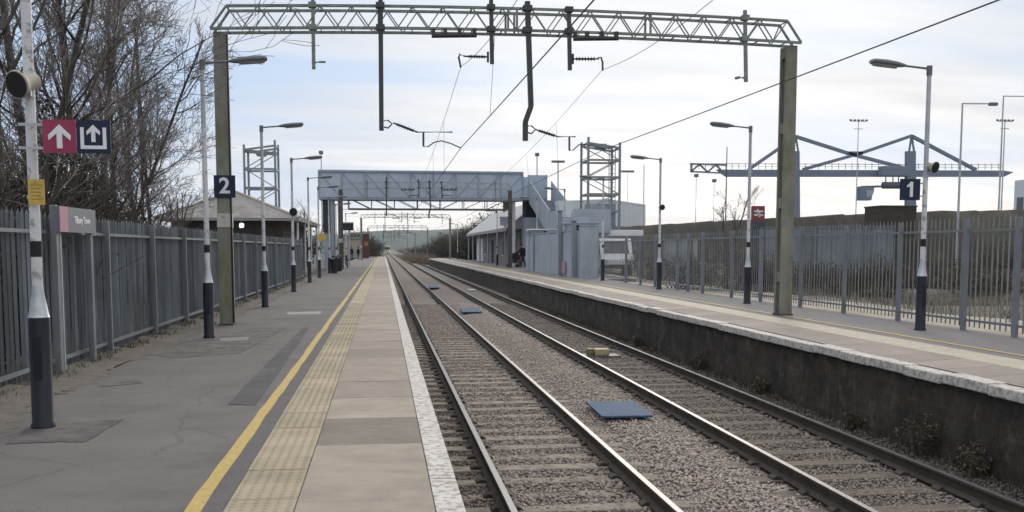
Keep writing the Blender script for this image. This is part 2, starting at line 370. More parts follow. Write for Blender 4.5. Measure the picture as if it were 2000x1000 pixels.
# coping slabs, tactile slabs and the white edge: one sheet per row with real joints
def slabrow(name, mat, x0, x1, pitch, off, z, ylast, gap=.009, thick=.05, tones=None, seed=2, cols=1, blister=False):
    r = random.Random(seed); mb = MB(); k = 0; y = off - pitch * 8
    while y < ylast:
        for c in range(cols):
            a = x0 + (x1 - x0) * c / cols; b = x0 + (x1 - x0) * (c + 1) / cols
            t = r.uniform(.86, 1.10)
            if tones and k in tones: t = tones[k]
            mb.tone = t; dz = r.uniform(-.002, .002); q = gap / 2
            mb.box(a + (q if c else 0), b - (q if c < cols - 1 else 0), y + q, y + pitch - q, z - thick + dz, z + dz)
        if blister and y < 27:
            for i in range(6):
                for j in range(6):
                    cx, cy = x0 + (x1 - x0) * (i + .5) / 6, y + pitch * (j + .5) / 6; a_ = [2 * math.pi * q_ / 7 for q_ in range(7)]
                    mb.add([(cx + .017 * math.cos(q_), cy + .017 * math.sin(q_), z + dz) for q_ in a_] + [(cx + .010 * math.cos(q_), cy + .010 * math.sin(q_), z + dz + .006) for q_ in a_], [tuple(range(7, 14))] + [(q_, (q_ + 1) % 7, 7 + (q_ + 1) % 7, 7 + q_) for q_ in range(7)])
        y += pitch; k += 1
    return struct(mb.build(name, mat, fix=False))
slabrow('coping_slabs', slab_m, -.52, .28, 1.22, 6.42, .008, YEND - 8, tones={9: .62, 8: 1.05, 10: 1.12, 11: .9, 14: .78, 18: 1.12})
slabrow('tactile_paving', tact_m, -.925, -.528, .4, 6.42, .009, YEND - 8, gap=.006, seed=5, blister=True)
slabrow('white_platform_edge', white_edge_m, .288, XE, 1.22, 6.42, .009, YEND - 8, thick=.075, seed=3, gap=.007)
struct(MB().box(-.93, .29, -4, YEND - 8, -.05, -.004 + .002).build('slab_bedding', asphalt_dark))
# darker trench repairs and pale marks on the near platform
def patch(pts, mat, name, z=.0045, seed=1, rag=.25):
    r = random.Random(seed); out = []
    for i, p in enumerate(pts):
        a = atZ(*p); b = atZ(*pts[(i + 1) % len(pts)])
        for k in range(14):
            q = a.lerp(b, k / 14); out.append((q.x + r.uniform(-.03, .03) * rag, q.y + r.uniform(-.12, .12) * rag, z))
    return struct(MB().add(out, [tuple(range(len(out)))]).build(name, mat, fix=False))
patch_m = worn_edges(M('fresh_asphalt', (.078, .075, .077), .85, var=.2, scale=3, bump=.4, bscale=160), (.105, .10, .10), scale=2.5, lo=.5, hi=.64)
patch([(444, 790), (500, 792), (604, 640), (592, 640)], patch_m, 'asphalt_patch', seed=2)
stain = worn_edges(M('asphalt_stain', (.086, .080, .079), .9, var=.2, scale=2), (.135, .125, .122), scale=3, lo=.45, hi=.6)
patch([(10, 868), (60, 832), (240, 820), (170, 862)], stain, 'asphalt_stain', seed=3, rag=.3)
patch([(195, 752), (270, 742), (280, 748), (200, 756)], stain, 'asphalt_stain', seed=4, rag=.1)
patch([(300, 690), (500, 640), (560, 640), (470, 690), (330, 700)], stain, 'asphalt_stain', z=.004, seed=7, rag=.5)
patch([(560, 610), (628, 608), (626, 614), (562, 615)], M('worn_mark', (.34, .33, .32), .85, var=.4, scale=9), 'painted_mark', seed=5)
patch([(428, 661), (486, 658), (484, 665), (432, 667)], M('faint_mark', (.235, .225, .215), .85, var=.3, scale=9), 'painted_mark', seed=6)
vr = random.Random(11); mb = MB()
def verge(x, y): return .012 + max(0, .05 * (-3.3 - x) / .55) * (1 + .5 * math.sin(y * 3.1) + .3 * math.sin(y * 7.7))
mb.sheet(frange(-3.88, -3.28, 6), frange(3, 48, 420), lambda x, y: verge(x, y) if x > -3.87 or True else 0)
for i, v in enumerate(mb.v):
    if abs(v[0] + 3.28) < .01: mb.v[i] = (v[0] + vr.uniform(-.10, .10) + .16 * math.sin(v[1] * 1.3) * math.sin(v[1] * .47 + 1), v[1], .002)
struct(mb.build('dirt_verge', M('verge_dirt', (.150, .133, .116), .95, var=.35, scale=5, bump=.6, bscale=40, col2=(.105, .094, .08)), smooth=True))
# far platform
YE2 = 147
def rp(x): return 0.0 if x < 6.7 else min(.10, (x - 6.7) * .055)
mb = MB()
xs = [6.93, 7.6, 8.1, 8.52, 10.02]
prof = [(XR_ + .10, 0, -.10), (6.95, 0, rp(6.95))] + [(x, 0, rp(x)) for x in (7.6, 8.2, 8.52, 10.1)] + [(10.1, 0, -1.35), (XR_ + .10, 0, -1.35)]
o = MB().prism(prof, (0, YE2 + 8, 0)).build('platform', [asphalt_r]); o.location = (0, -8, 0); struct(o)
struct(MB().box(XR_ + .07, XR_ + .098, -8, YE2, -1.3, -.10).build('platform_face', brickwall))
o = MB().prism([(10.1, 0, -.3), (11.6, 0, -.3), (11.6, 0, .098), (10.1, 0, .098)], (0, 75, 0)).build('platform_forecourt', asphalt_r); o.location = (0, 45, 0); struct(o)
def strip2(x0, x1, y0, y1, dz, mat, name, jit=.0, seed=1):
    r = random.Random(seed); n = int((y1 - y0) / .5); vs = []; a = b = 0
    for i in range(n + 1):
        y = y0 + (y1 - y0) * i / n; a = a * .6 + r.uniform(-1, 1) * jit; b = b * .6 + r.uniform(-1, 1) * jit
        vs += [(x0 + a, y, rp(x0) + dz), (x1 + b, y, rp(x1) + dz)]
    return struct(MB().add(vs, [(2 * i, 2 * i + 1, 2 * i + 3, 2 * i + 2) for i in range(n)]).build(name, mat))
r_ = random.Random(8); mb = MB(); y = -6
pinkslab = worn_edges(M('far_coping', (.32, .272, .240), .9, var=.2, scale=1.6, tone=True), (.27, .225, .195), scale=1.1, lo=.5, hi=.66)
while y < YE2 - 1:
    mb.tone = r_.uniform(.88, 1.1)
    mb.add([(6.86, y + .005, rp(6.86) + .006), (7.62, y + .005, rp(7.62) + .006), (7.62, y + .755, rp(7.62) + .006), (6.86, y + .755, rp(6.86) + .006)], [(0, 1, 2, 3)]); y += .76
struct(mb.build('coping_slabs', pinkslab))
strip2(7.62, 8.10, -6, YE2 - 1, .007, cream_paint, 'tactile_paving')
strip2(8.34, 8.40, -6, YE2 - 1, .006, yellow_paint, 'yellow_line', .006, 5)
mb = MB(); y = -6; er = random.Random(14)
while y < YE2 - .5:
    d = er.uniform(-.014, .014); h = er.uniform(-.012, .012); mb.tone = 1
    mb.cbox(XR_ + .10 + d, y + .45, -.105 + h, .26, .885, .118, .012); y += .9
struct(mb.build('white_platform_edge', white_edge_m))

# rails
for i, x in enumerate(RAIL):
    mb = MB(); L = 470
    p = [(-.07, -.16), (.07, -.16), (.07, -.148), (.012, -.12), (.012, -.045), (.036, -.03), (.036, -.004), (.030, 0), (-.030, 0), (-.036, -.004), (-.036, -.03), (-.012, -.045), (-.012, -.12), (-.07, -.148)]
    vs = []; ys = [0, 30, 60, 100, 160, 300, L]
    for yy in ys: vs += [(a, yy, b) for a, b in p]
    n = len(p); mb.cur = 0
    for j in range(len(ys) - 1):
        for k in range(n):
            mb.cur = 1 if k in (7,) else 0
            s_ = len(mb.v)
            mb.add([vs[j * n + k], vs[j * n + (k + 1) % n], vs[(j + 1) * n + (k + 1) % n], vs[(j + 1) * n + k]], [(0, 1, 2, 3)])
    o = mb.build('rail', [rail_side, rail_top]); o.location = (x, -10, ZR)
    tag(o, ['steel running rail nearest the left platform edge with shiny head', 'steel running rail of the near track, beside the blue boards', 'steel running rail of the far track with thin bright head, beside the blue boards', 'dull steel running rail nearest the right platform wall'][i], 'rail', 'running rails of the two tracks')

# sleepers, one of each kind copied along its track
def sleeper(mat, label, cat, grp, x, ys, w):
    mb = MB(); mb.tone = 1; mb.cbox(0, 0, -.15, 2.55, w, .15, .012)
    root = None
    for i, y in enumerate(ys):
        if root is None:
            root = mb.build('sleeper', mat); o = root
            for k in (-.752, .752):
                ch = MB(); ch.prism([(k - .16, -.07, .001), (k + .16, -.07, .001), (k + .15, -.07, .02), (k + .11, -.07, .045), (k + .05, -.07, .03), (k - .05, -.07, .03), (k - .11, -.07, .045), (k - .15, -.07, .02)], (0, .14, 0))
                ch.build('rail_fastening', chair_m, root)
            tag(root, label, cat, grp)
        else: o = dup(root)
        rr = random.Random(i * 7 + int(x * 10)); o.location = (x + rr.uniform(-.03, .03), y + rr.uniform(-.02, .02), ZR - .168 - max(0, y - 24) * .0013 + rr.uniform(-.016, .006)); o.rotation_euler = (0, 0, rr.uniform(-.008, .008))
sleeper(sleeper_m, 'pale worn sleeper half buried in ballast under the near track', 'sleeper', 'sleepers of the near track', 1.918, [5.2 + .62 * i for i in range(80)], .25)
sleeper(sleeper_d, 'dark brown sleeper half buried in ballast under the far track', 'sleeper', 'sleepers of the far track', 5.195, [5.6 + .70 * i for i in range(70)], .25)

# loose ballast stones (nobody could count them): one mesh
def stones(name, n, x0, x1, y0, y1, rmin, rmax, seed, keep):
    g = np.random.default_rng(seed)
    X = g.uniform(x0, x1, n); U = g.random(n); Y = y0 + (y1 - y0) * U ** 1.5
    base = np.array([(1, 0, 0), (0, 1, 0), (-1, 0, 0), (0, -1, 0), (0, 0, 1), (0, 0, -1)], float)
    tri = np.array([(0, 1, 4), (1, 2, 4), (2, 3, 4), (3, 0, 4), (1, 0, 5), (2, 1, 5), (3, 2, 5), (0, 3, 5)])
    ok = np.ones(n, bool)
    for rx in RAIL: ok &= np.abs(X - rx) > .085
    bur = np.zeros(n)
    for c, sp, st in ((1.918, .62, 5.2), (5.195, .70, 5.6)):
        on = (np.abs(X - c) < 1.3) & (np.abs((Y - st + sp / 2) % sp - sp / 2) < .14)
        cell = (np.floor((Y - st + sp / 2) / sp) * 12.9898 + np.floor((X + .13 * np.sin(Y * 3)) / .32) * 78.233); hsh = np.abs(np.sin(cell) * 43758.5453) % 1.0
        ok &= ~(on & (g.random(n) > np.where(hsh < keep, .93, .22)))
    X, Y = X[ok], Y[ok]; n = len(X)
    Z = np.array([bal(a, b) for a, b in zip(X, Y)])
    intrack = ((X > 1.2) & (X < 2.63)) | ((X > 4.5) & (X < 5.9))
    Z += np.where(intrack, .02, .012) + g.uniform(-.012, .016, n)
    r = g.uniform(rmin, rmax, n) * np.where(g.random(n) < .06, 1.5, 1.0)
    P = base[None] * g.uniform(.6, 1.25, (n, 6, 1)) * r[:, None, None]
    P[:, :, 2] *= .75
    a = g.uniform(0, 6.28, n); t = g.uniform(-.6, .6, n)
    ca, sa, ct, st_ = np.cos(a)[:, None], np.sin(a)[:, None], np.cos(t)[:, None], np.sin(t)[:, None]
    x, y, z = P[..., 0], P[..., 1], P[..., 2]
    y, z = y * ct - z * st_, y * st_ + z * ct
    x, y = x * ca - y * sa, x * sa + y * ca
    P = np.stack([x + X[:, None], y + Y[:, None], z + Z[:, None]], -1).reshape(-1, 3)
    T = (tri[None] + (np.arange(n) * 6)[:, None, None]).reshape(-1, 3)
    me = bpy.data.meshes.new(name); me.vertices.add(len(P)); me.vertices.foreach_set('co', P.ravel().astype(np.float32))
    me.loops.add(T.size); me.loops.foreach_set('vertex_index', T.ravel().astype(np.int32))
    me.polygons.add(len(T)); me.polygons.foreach_set('loop_start', np.arange(0, T.size, 3, dtype=np.int32)); me.polygons.foreach_set('loop_total', np.full(len(T), 3, np.int32))
    me.update(); me.validate()
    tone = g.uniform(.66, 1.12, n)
    # four-foot is dirtier than the six-foot; stones darker along both platforms
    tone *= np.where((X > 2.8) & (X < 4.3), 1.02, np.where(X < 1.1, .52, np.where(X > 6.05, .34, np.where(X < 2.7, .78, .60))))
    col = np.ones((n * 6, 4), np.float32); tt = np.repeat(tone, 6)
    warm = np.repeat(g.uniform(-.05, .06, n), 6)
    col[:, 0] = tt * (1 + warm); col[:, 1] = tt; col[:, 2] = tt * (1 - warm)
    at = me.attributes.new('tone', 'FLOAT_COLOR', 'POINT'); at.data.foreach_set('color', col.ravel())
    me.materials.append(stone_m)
    o = bpy.data.objects.new(name, me); C.objects.link(o)
    return tag(o, 'loose pinkish grey ballast stones between and beside the rails', 'ballast', kind='stuff')
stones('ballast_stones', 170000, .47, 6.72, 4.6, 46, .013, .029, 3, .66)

# ------------------------------------------------------------------ lamp posts
def make_lamp(dirn, label, H=4.55, whiteto=2.7):
    t = thing('lamp_post', label, 'lamp post', group='platform lamp posts')
    mb = MB().lathe([(.098, 0), (.098, .03), (.086, .05), (.086, .90), (.082, .935)], n=18); smooth_by_angle(mb.build('base', lampblack, t))
    mb = MB().box(-.035, .035, -.094, -.080, .42, .78); mb.box(-.008, .008, -.097, -.092, .58, .62); mb.build('hatch', lampblack, t)
    smooth_by_angle(MB().lathe([(.086, .935), (.080, .95), (.047, 1.14), (.044, 1.2)], n=18).build('collar', silver, t))
    smooth_by_angle(MB().lathe([(.0435, 1.2), (.0405, whiteto)], n=14).build('pole', lampwhite, t))
    smooth_by_angle(MB().lathe([(.0405, whiteto), (.036, H), (.034, H + .02)], n=14).build('upper_pole', galv, t))
    smooth_by_angle(MB().lathe([(.0465, 1.44), (.0465, 1.57)], n=14).build('band', black_m, t))
    mb = MB(); mb.tube((0, 0, H - .10), (0, 0, H + .06), .048, .048, 12); mb.tube((0, 0, H + .01), (dirn * .5, 0, H + .055), .02, .018, 8); mb.build('arm', lampgrey, t)
    rings = []
    for x, w, h, zo in ((.42, .022, .022, .05), (.47, .05, .035, .052), (.58, .085, .055, .062), (.80, .118, .062, .085), (1.00, .112, .056, .100), (1.05, .075, .032, .105)):
        rings.append([V((dirn * x, w * math.cos(a), H + zo + (h if math.sin(a) > 0 else h * .75) * math.sin(a))) for a in [2 * math.pi * i / 12 for i in range(12)]])
    hd = MB().loft(rings).build('lamp_head', lampgrey, t); smooth_by_angle(hd, 60)
    rings = []
    for x, w, zo in ((.60, .055, .026), (.80, .088, .044), (.98, .080, .061), (1.02, .045, .078)):
        rings.append([V((dirn * x, w * math.cos(a), H + zo + .028 * math.sin(a))) for a in [2 * math.pi * i / 10 for i in range(10)]])
    smooth_by_angle(MB().loft(rings).build('lens', lens_m, hd), 60)
    return t
LB = [(85, 835), (409, 660), (518, 600), (574, 570), (605, 552), (624, 543)]
LL = ['tall white lamp post nearest the camera, carrying the red and navy arrow sign',
      'white lamp post with navy base standing just before the column with the number 2',
      'white lamp post with navy base just past the left concrete gantry column',
      'white lamp post with a black horn speaker by the tiled station roof',
      'white lamp post between the tiled station roof and the left end of the footbridge',
      'white lamp post carrying the yellow diamond sign before the footbridge',
      'lamp post on the left platform, first past the yellow diamond sign', 'lamp post on the left platform, second past the yellow diamond sign',
      'lamp post on the left platform, next before the dark departure screen', 'lamp post on the left platform beside the two standing people']
lamp0 = make_lamp(1, LL[0], whiteto=3.5); lpos = []
for i in range(10):
    p = atZ(*LB[i], 0) if i < 6 else V((-3.25, 52.5 + 9.4 * (i - 5), 0))
    lpos.append(p); o = lamp0 if i == 0 else dup(lamp0, label=LL[i]); o.location = p
    if i in (1, 4): o.rotation_euler = (0, 0, R(2))
RBp = [(1797, 645), (1459, 593), (1287, 565), (1177, 548), (1102, 538)]
RLb = ['tall white lamp post on the right platform carrying the number 1 sign',
       'white lamp post on the right platform just left of the tall concrete column',
       'white lamp post on the right platform with a small black horn speaker at mid height',
       'white lamp post standing in front of the right lattice lift tower',
       'white lamp post with navy base standing before the grey hoarding panels',
       'white lamp post on the right platform below the footbridge landing',
       'white lamp post on the right platform beside the slate roofed building',
       'farthest lamp post on the right platform, beyond the slate roofed building']
rlamp0 = make_lamp(-1, RLb[0], H=4.42, whiteto=2.6); rpos = []
for i in range(8):
    p = atZ(*RBp[i], .10) if i < 5 else V((9.35, [60.5, 82, 126][i - 5], .10))
    rpos.append(p); o = rlamp0 if i == 0 else dup(rlamp0, label=RLb[i]); o.location = p

def horn(loc, d, label, s=1.0, body=beige_m):
    """a horn loudspeaker: flared beige body, dark mouth, bracket"""
    t = thing('loudspeaker', label, 'loudspeaker', loc, group='horn loudspeakers on the lamp posts'); d = V(d).normalized()
    b = MB().lathe([(.03 * s, -.20 * s), (.06 * s, -.19 * s), (.065 * s, -.11 * s), (.078 * s, -.06 * s), (.105 * s, -.005 * s), (.112 * s, 0), (.108 * s, .012 * s)], (0, 0, 0), d, 20).build('body', body, t); smooth_by_angle(b)
    m = MB().lathe([(.101 * s, .005 * s), (.10 * s, .016 * s)], (0, 0, 0), d, 20).build('mouth', black_m, t)
    a = basis(d)[0]
    MB().bar(V((0, 0, 0)) - d * .12 * s, V((0, 0, -.11 * s)) - d * .12 * s, .03 * s, .02 * s).build('bracket', galv, t)
    return t
def on_lamp(i, px, py, side='L'):
    p = (lpos if side == 'L' else rpos)[i]; return atY(px, py, p.y)
q = atY(34, 165, lpos[0].y - .17); horn(q, (-.50, -1, -.34), 'beige horn loudspeaker with black mouth on the nearest left lamp post', 1.03)
q = atY(1826, 327, rpos[0].y - .12); horn(q, (.42, -1, -.30), 'beige horn loudspeaker with black mouth on the lamp post of the number 1 sign', .92)
q = atY(1294, 405, rpos[2].y - .10); horn(q, (.3, -1, -.1), 'small black horn loudspeaker halfway up a right platform lamp post', .9, black_m)
q = atY(573, 414, lpos[3].y - .12); horn(q, (-.1, -1, -.1), 'small black horn loudspeaker on the lamp post by the tiled station roof', 1.25, black_m)

# ------------------------------------------------------------------ signs
def arrow(cx, cz, h, w, sw, y):
    """white upward arrow: shaft and two slanting head strokes"""
    mb = MB()
    mb.prism([(cx - sw / 2, y, cz - h / 2), (cx + sw / 2, y, cz - h / 2), (cx + sw / 2, y, cz + h / 2 - sw * .9), (cx - sw / 2, y, cz + h / 2 - sw * .9)], (0, -.004, 0))
    top = cz + h / 2; k = sw * .95
    mb.prism([(cx, y, top), (cx + w / 2, y, top - w / 2), (cx + w / 2 - k * .1, y, top - w / 2 - k), (cx, y, top - k * 1.35), (cx - w / 2 + k * .1, y, top - w / 2 - k), (cx - w / 2, y, top - w / 2)], (0, -.0045, 0))
    return mb
yS = lpos[0].y - .14
a = atY(82, 233, yS); b = atY(217, 300, yS); c = atY(149, 266, yS)
t = thing('direction_sign', 'crimson and navy sign with white arrows fixed to the nearest lamp post', 'sign', (a.x, yS, b.z))
W = b.x - a.x; Hs = a.z - b.z; xm = c.x - a.x
MB().box(0, xm - .0015, 0, .012, 0, Hs).build('way_out_panel', crimson, t)
MB().box(xm + .0015, W, 0, .012, 0, Hs).build('exit_panel', navy, t)
arrow(xm * .5, Hs * .5, Hs * .72, Hs * .66, Hs * .16, -.0005).build('arrow', signwhite, t)
mb = arrow(xm + (W - xm) * .5, Hs * .60, Hs * .52, Hs * .40, Hs * .12, -.0005)
x0, x1, bw = xm + (W - xm) * .12, W - (W - xm) * .12, Hs * .105
for q in ((x0, x0 + bw, Hs * .13, Hs * .78), (x1 - bw, x1, Hs * .13, Hs * .78), (x0 + bw, x1 - bw, Hs * .13, Hs * .13 + bw)):
    mb.box(q[0], q[1], -.0045, -.0005, q[2], q[3])
mb.build('exit_pictogram', signwhite, t)
mb = MB(); 
for z in (Hs * .15, Hs * .85): mb.box(lpos[0].x - a.x - .06, W * .5, .013, .026, z - .012, z + .012)
mb.build('bracket', galv, t)
yN = lpos[0].y - .07; a = atY(54, 350, yN); b = atY(88, 400, yN)
t = thing('notice_plate', 'small worn yellow plate strapped to the nearest left lamp post', 'sign', (a.x, yN, b.z))
MB().box(0, b.x - a.x, 0, .006, 0, a.z - b.z).build('plate', signyellow, t)
mb = MB()
for k in range(5): mb.box(.02, (b.x - a.x) * (.85 - .1 * (k % 2)), -.002, -.0005, (a.z - b.z) * (.2 + .14 * k), (a.z - b.z) * (.2 + .14 * k) + .008)
mb.build('small_print', M('sign_print', (.33, .24, .07), .6), t)
MB().lathe([(.052, 0), (.052, .03)], (lpos[0].x - a.x, lpos[0].y - yN, .05), n=14).build('strap', galv, t)

# number signs
def numsign(a, b, y, label, txt, arm_to):
    t = thing('platform_number_sign', label, 'sign', (a.x, y, b.z), group='platform number signs'); w = b.x - a.x; h = a.z - b.z
    MB().cbox(w / 2, .02, 0, w, .04, h, .006).build('panel', navy, t)
    if txt == '1':
        mb = MB(); sw = h * .15; cx = w * .54; mb.prism([(cx - sw / 2, -.001, h * .15), (cx + sw / 2, -.001, h * .15), (cx + sw / 2, -.001, h * .86), (cx - sw / 2, -.001, h * .86), (cx - sw * .75, -.001, h * .76), (cx - sw * 1.5, -.001, h * .70), (cx - sw * 1.5, -.001, h * .60), (cx - sw / 2, -.001, h * .64)], (0, -.004, 0)); mb.build('numeral', signwhite, t)
    else: text_mesh(txt, h * .98, signwhite, 'numeral', t, (w / 2, -.003, h * .5), (1, 0, 0), (0, 0, 1), bold=h * .022)
    mb = MB()
    for k in (.2, .8): mb.bar((w * .5, .045, h * k), (arm_to - a.x, .06, h * k), .02)
    mb.build('bracket', galv, t); return t

# palisade name board on the left
a = atZ(115, 736); b = atZ(194, 711); X0 = -3.70
t = thing('station_name_board', 'grey name board with pink end panel on two posts before the fence', 'sign', (X0, a.y, 0)); L = b.y - a.y
z0, z1 = 1.70, 2.0
MB().box(-.04, .0, -.10, L + .06, z0, z1).build('board', signgrey, t)
MB().box(.0005, .004, -.10, .20, z0 + .002, z1 - .002).build('end_panel', signpink, t)
text_mesh('Tilbury Town', .12, signwhite, 'lettering', t, (.002, L * .60, (z0 + z1) / 2), (0, 1, 0), (0, 0, 1), bold=.003)
for y in (-.06, L): MB().cbox(-.075, y, 0, .07, .10, z1 + .01, .008).build('post', fencepost_m, t)
MB().cbox(-.075, .12, 0, .03, .03, z0, .003).build('stay', galv, t)

# ------------------------------------------------------------------ palisade fences
def palisade(name, x, y0, y1, zb, h, label, pitch, pw, mat, pmat, posts, cat='fence', facing=1, pd=.012, tone_lo=.6, pwid=.045):
    t = thing(name, label, cat, (x, y0, zb)); L = y1 - y0; rr = random.Random(int(x * 10) + 3)
    mb = MB(); n = int(L / pitch)
    for i in range(n):
        y = i * pitch + rr.uniform(-.006, .006); mb.tone = rr.uniform(tone_lo, 1.12); hh = h + rr.uniform(-.012, .012); c = pw / 2; xo = rr.uniform(-.004, .004) - .05 * facing
        # W-section pale with a pointed head
        pr = [(xo - pd * facing, y - c), (xo + pd * facing, y - c * .35), (xo - .2 * pd * facing, y), (xo + pd * facing, y + c * .35), (xo - pd * facing, y + c)]
        vs = [(a, b, .06) for a, b in pr] + [(a, b, hh - .06) for a, b in pr] + [(xo, y, hh)]
        fs = [(k, k + 1, 6 + k, 5 + k) for k in range(4)] + [(5 + k, 6 + k, 10) for k in range(4)]
        mb.add(vs, fs)
    mb.build('pale_panel', mat, t, fix=False)
    for z in (.16, h - .26):
        MB().box(-.022, .022, -.03, L, z, z + .04).build('rail', pmat, t)
    for y in posts:
        MB().cbox(.045 * facing, y - y0, -.03, pwid + .02, .06, h - .02, .006).build('post', pmat, t)
    return t
palisade('palisade_fence', -3.87, 3.2, 49.5, .0, 1.94, 'long grey steel palisade fence behind the left platform', .150, .072, fence_m, fencepost_m, [4.2, 6.95, 9.7, 14.6, 17.4, 20.1, 22.9, 25.6, 28.4, 31.1, 33.9, 36.6, 39.4, 42.1, 44.9, 47.6])
posts = []
for px, py in ((1993, 659), (1875, 645), (1750, 627), (1650, 612), (1567, 600), (1497, 589), (1436, 581), (1386, 573), (1356, 569), (1334, 566), (1283, 560), (1250, 556), (1225, 552)):
    posts.append(atZ(px, py, .10).y)
posts = [7.5, 10.2] + sorted(posts)
palisade('palisade_fence', 9.97, 6.5, 46, .10, 1.95, 'see through steel palisade fence along the back of the right platform', .146, .044, fence_r, fence_r2, posts, facing=-1, pd=.004, tone_lo=.8, pwid=.07)

# ------------------------------------------------------------------ overhead line gantry
YG = atZ(445, 634, 0).y
gl = atZ(445, 634, 0); gr = atY(1531, 500, YG)
GX0 = gl.x; GX1 = gr.x
def make_gantry(label):
    t = thing('line_gantry', label, 'gantry', (GX0, YG, 0), group='overhead line gantries'); S = GX1 - GX0
    def L(px, py, dy=0):
        p = atY(px, py, YG + dy); return V((p.x - GX0, dy, p.z))
    zt = [L(438, 66).z, L(1540, 92).z]
    for k, x in enumerate((0, S)):
        z0 = 0 if k == 0 else .10; w, d = .125, .19
        mb = MB()
        for (h0, w0, d0, h1, w1, d1) in ((z0, w, d, zt[k], w * .92, d * .92),):
            # H section: front flange, web, back flange
            for ya, yb in ((-1, -.55), (.55, 1)):
                mb.loft([[V((x - w0, ya * d0, h0)), V((x + w0, ya * d0, h0)), V((x + w0, yb * d0, h0)), V((x - w0, yb * d0, h0))],
                         [V((x - w1, ya * d1, h1)), V((x + w1, ya * d1, h1)), V((x + w1, yb * d1, h1)), V((x - w1, yb * d1, h1))]])
            mb.loft([[V((x - w0 * .45, -.548 * d0, h0)), V((x + w0 * .45, -.548 * d0, h0)), V((x + w0 * .45, .548 * d0, h0)), V((x - w0 * .45, .548 * d0, h0))],
                     [V((x - w1 * .45, -.548 * d1, h1)), V((x + w1 * .45, -.548 * d1, h1)), V((x + w1 * .45, .548 * d1, h1)), V((x - w1 * .45, .548 * d1, h1))]])
            zz = .8
            while zz < h1 - .1:   # cross ribs in the recess
                mb.box(x - w0 * .9, x + w0 * .9, -.545 * d1, .545 * d1, zz, zz + .22); zz += 1.55
        c = mb.build('column', mastcon, t)
        MB().box(x - w - .02, x + w + .02, -d - .02, d + .02, z0 - .02, z0 + .03).build('base_plate', dsteel, c)
        if k == 0:
            MB().box(x - w - .003, x + w + .003, -d - .004, d + .004, 1.92, 2.19).build('painted_band', mastband, c)
            MB().bar((x + w + .018, -d + .01, .05), (x + w + .018, -d + .01, zt[k] - .05), .035, .03).build('cable_duct', black_m, c)
    # boom: four chords with lattice faces
    hw = .21; cam_ = .11
    zb0, zb1 = zt[0] + .05, zt[1] + .05; hB = .42
    def zline(u): return zb0 + (zb1 - zb0) * u + cam_ * 4 * u * (1 - u)
    def X(u): return -.16 + (S + .34) * u
    nseg = 36; ui = [i / nseg for i in range(nseg + 1)]; inset = .026
    n = 19; us = [inset + (1 - 2 * inset) * i / nseg for i in range(nseg + 1)]
    for s_, y in ((0, -hw), (1, hw)):
        mb = MB()
        for a_, b_ in zip(ui[:-1], ui[1:]): mb.bar((X(a_), y, zline(a_)), (X(b_), y, zline(b_)), .05, .05)
        for a_, b_ in zip(us[:-1], us[1:]): mb.bar((X(a_), y, zline(a_) + hB), (X(b_), y, zline(b_) + hB), .05, .05)
        mb.bar((X(0), y, zline(0)), (X(inset), y, zline(inset) + hB), .04); mb.bar((X(1), y, zline(1)), (X(1 - inset), y, zline(1 - inset) + hB), .04)
        for i in range(n):
            u0 = inset + (1 - 2 * inset) * i / n; u1 = inset + (1 - 2 * inset) * (i + 1) / n; um = (u0 + u1) / 2
            if s_: u0, um, u1 = u0 + .010, um + .010, min(u1 + .010, 1 - inset)
            mb.bar((X(u0), y, zline(u0) + hB), (X(um), y, zline(um)), .022); mb.bar((X(um), y, zline(um)), (X(u1), y, zline(u1) + hB), .022)
        for u0 in (.27, .485, .5, .73): mb.bar((X(u0), y, zline(u0)), (X(u0), y, zline(u0) + hB), .04)
        mb.build('boom_truss', gsteel, t)
    for i in range(n + 1):
        u0 = inset + (1 - 2 * inset) * i / n
        for zz in (0, hB): MB().bar((X(u0), -hw + .024, zline(u0) + zz), (X(u0), hw - .024, zline(u0) + zz), .02).build('boom_tie', gsteel, t)
    dy = -.26
    def drop(px, y0, y1, r, mat=dsteel, pts=None):
        mb = MB()
        pl = pts or [(px - 1, y0), (px + 1, y1)]
        P = [L(a, b, dy) for a, b in pl]
        for a_, b_ in zip(P[:-1], P[1:]): mb.bar(a_, b_, r * 2, r * 2, hint=(0, 1, 0))
        for zz in (0, hB):
            c = L(pl[0][0], 60, dy); u = (c.x + .16) / (S + .34)
            mb.box(c.x - r - .04, c.x + r + .04, dy - .035 - r, dy + r + .05, zline(u) + zz - .05, zline(u) + zz + .05)
        return mb.build('drop_post', mat, t)
    drop(612, -8, 135, .035, gsteel); drop(744, -25, 255, .045); drop(960, -8, 125, .038); drop(1030, 3, 0, .05, pts=[(1030, 3), (1037, 208), (1026, 238), (1026, 275)])
    drop(1112, 17, 137, .038); drop(1456, 20, 160, .032, gsteel)
    def ins(p, q, name='insulator'):
        p, q = V(p), V(q); d = (q - p); Ln = d.length; prof = [(.016, 0), (.016, Ln * .15)]
        for k in range(7):
            z = Ln * (.18 + .64 * k / 6); prof += [(.022, z - .012), (.048, z), (.022, z + .012)]
        prof += [(.016, Ln * .85), (.016, Ln)]
        return smooth_by_angle(MB().lathe(prof, p, d, 12).build(name, insul, t), 30)
    def pth(pts, r, name, mat=dsteel):
        return MB().path([L(a, b, dy) for a, b in pts], r, 8).build(name, mat, t)
    # small end brackets
    pth([(616, 122), (624, 121), (636, 121)], .02, 'end_bracket', gsteel); pth([(1452, 152), (1444, 151), (1436, 153)], .028, 'end_bracket', gsteel)
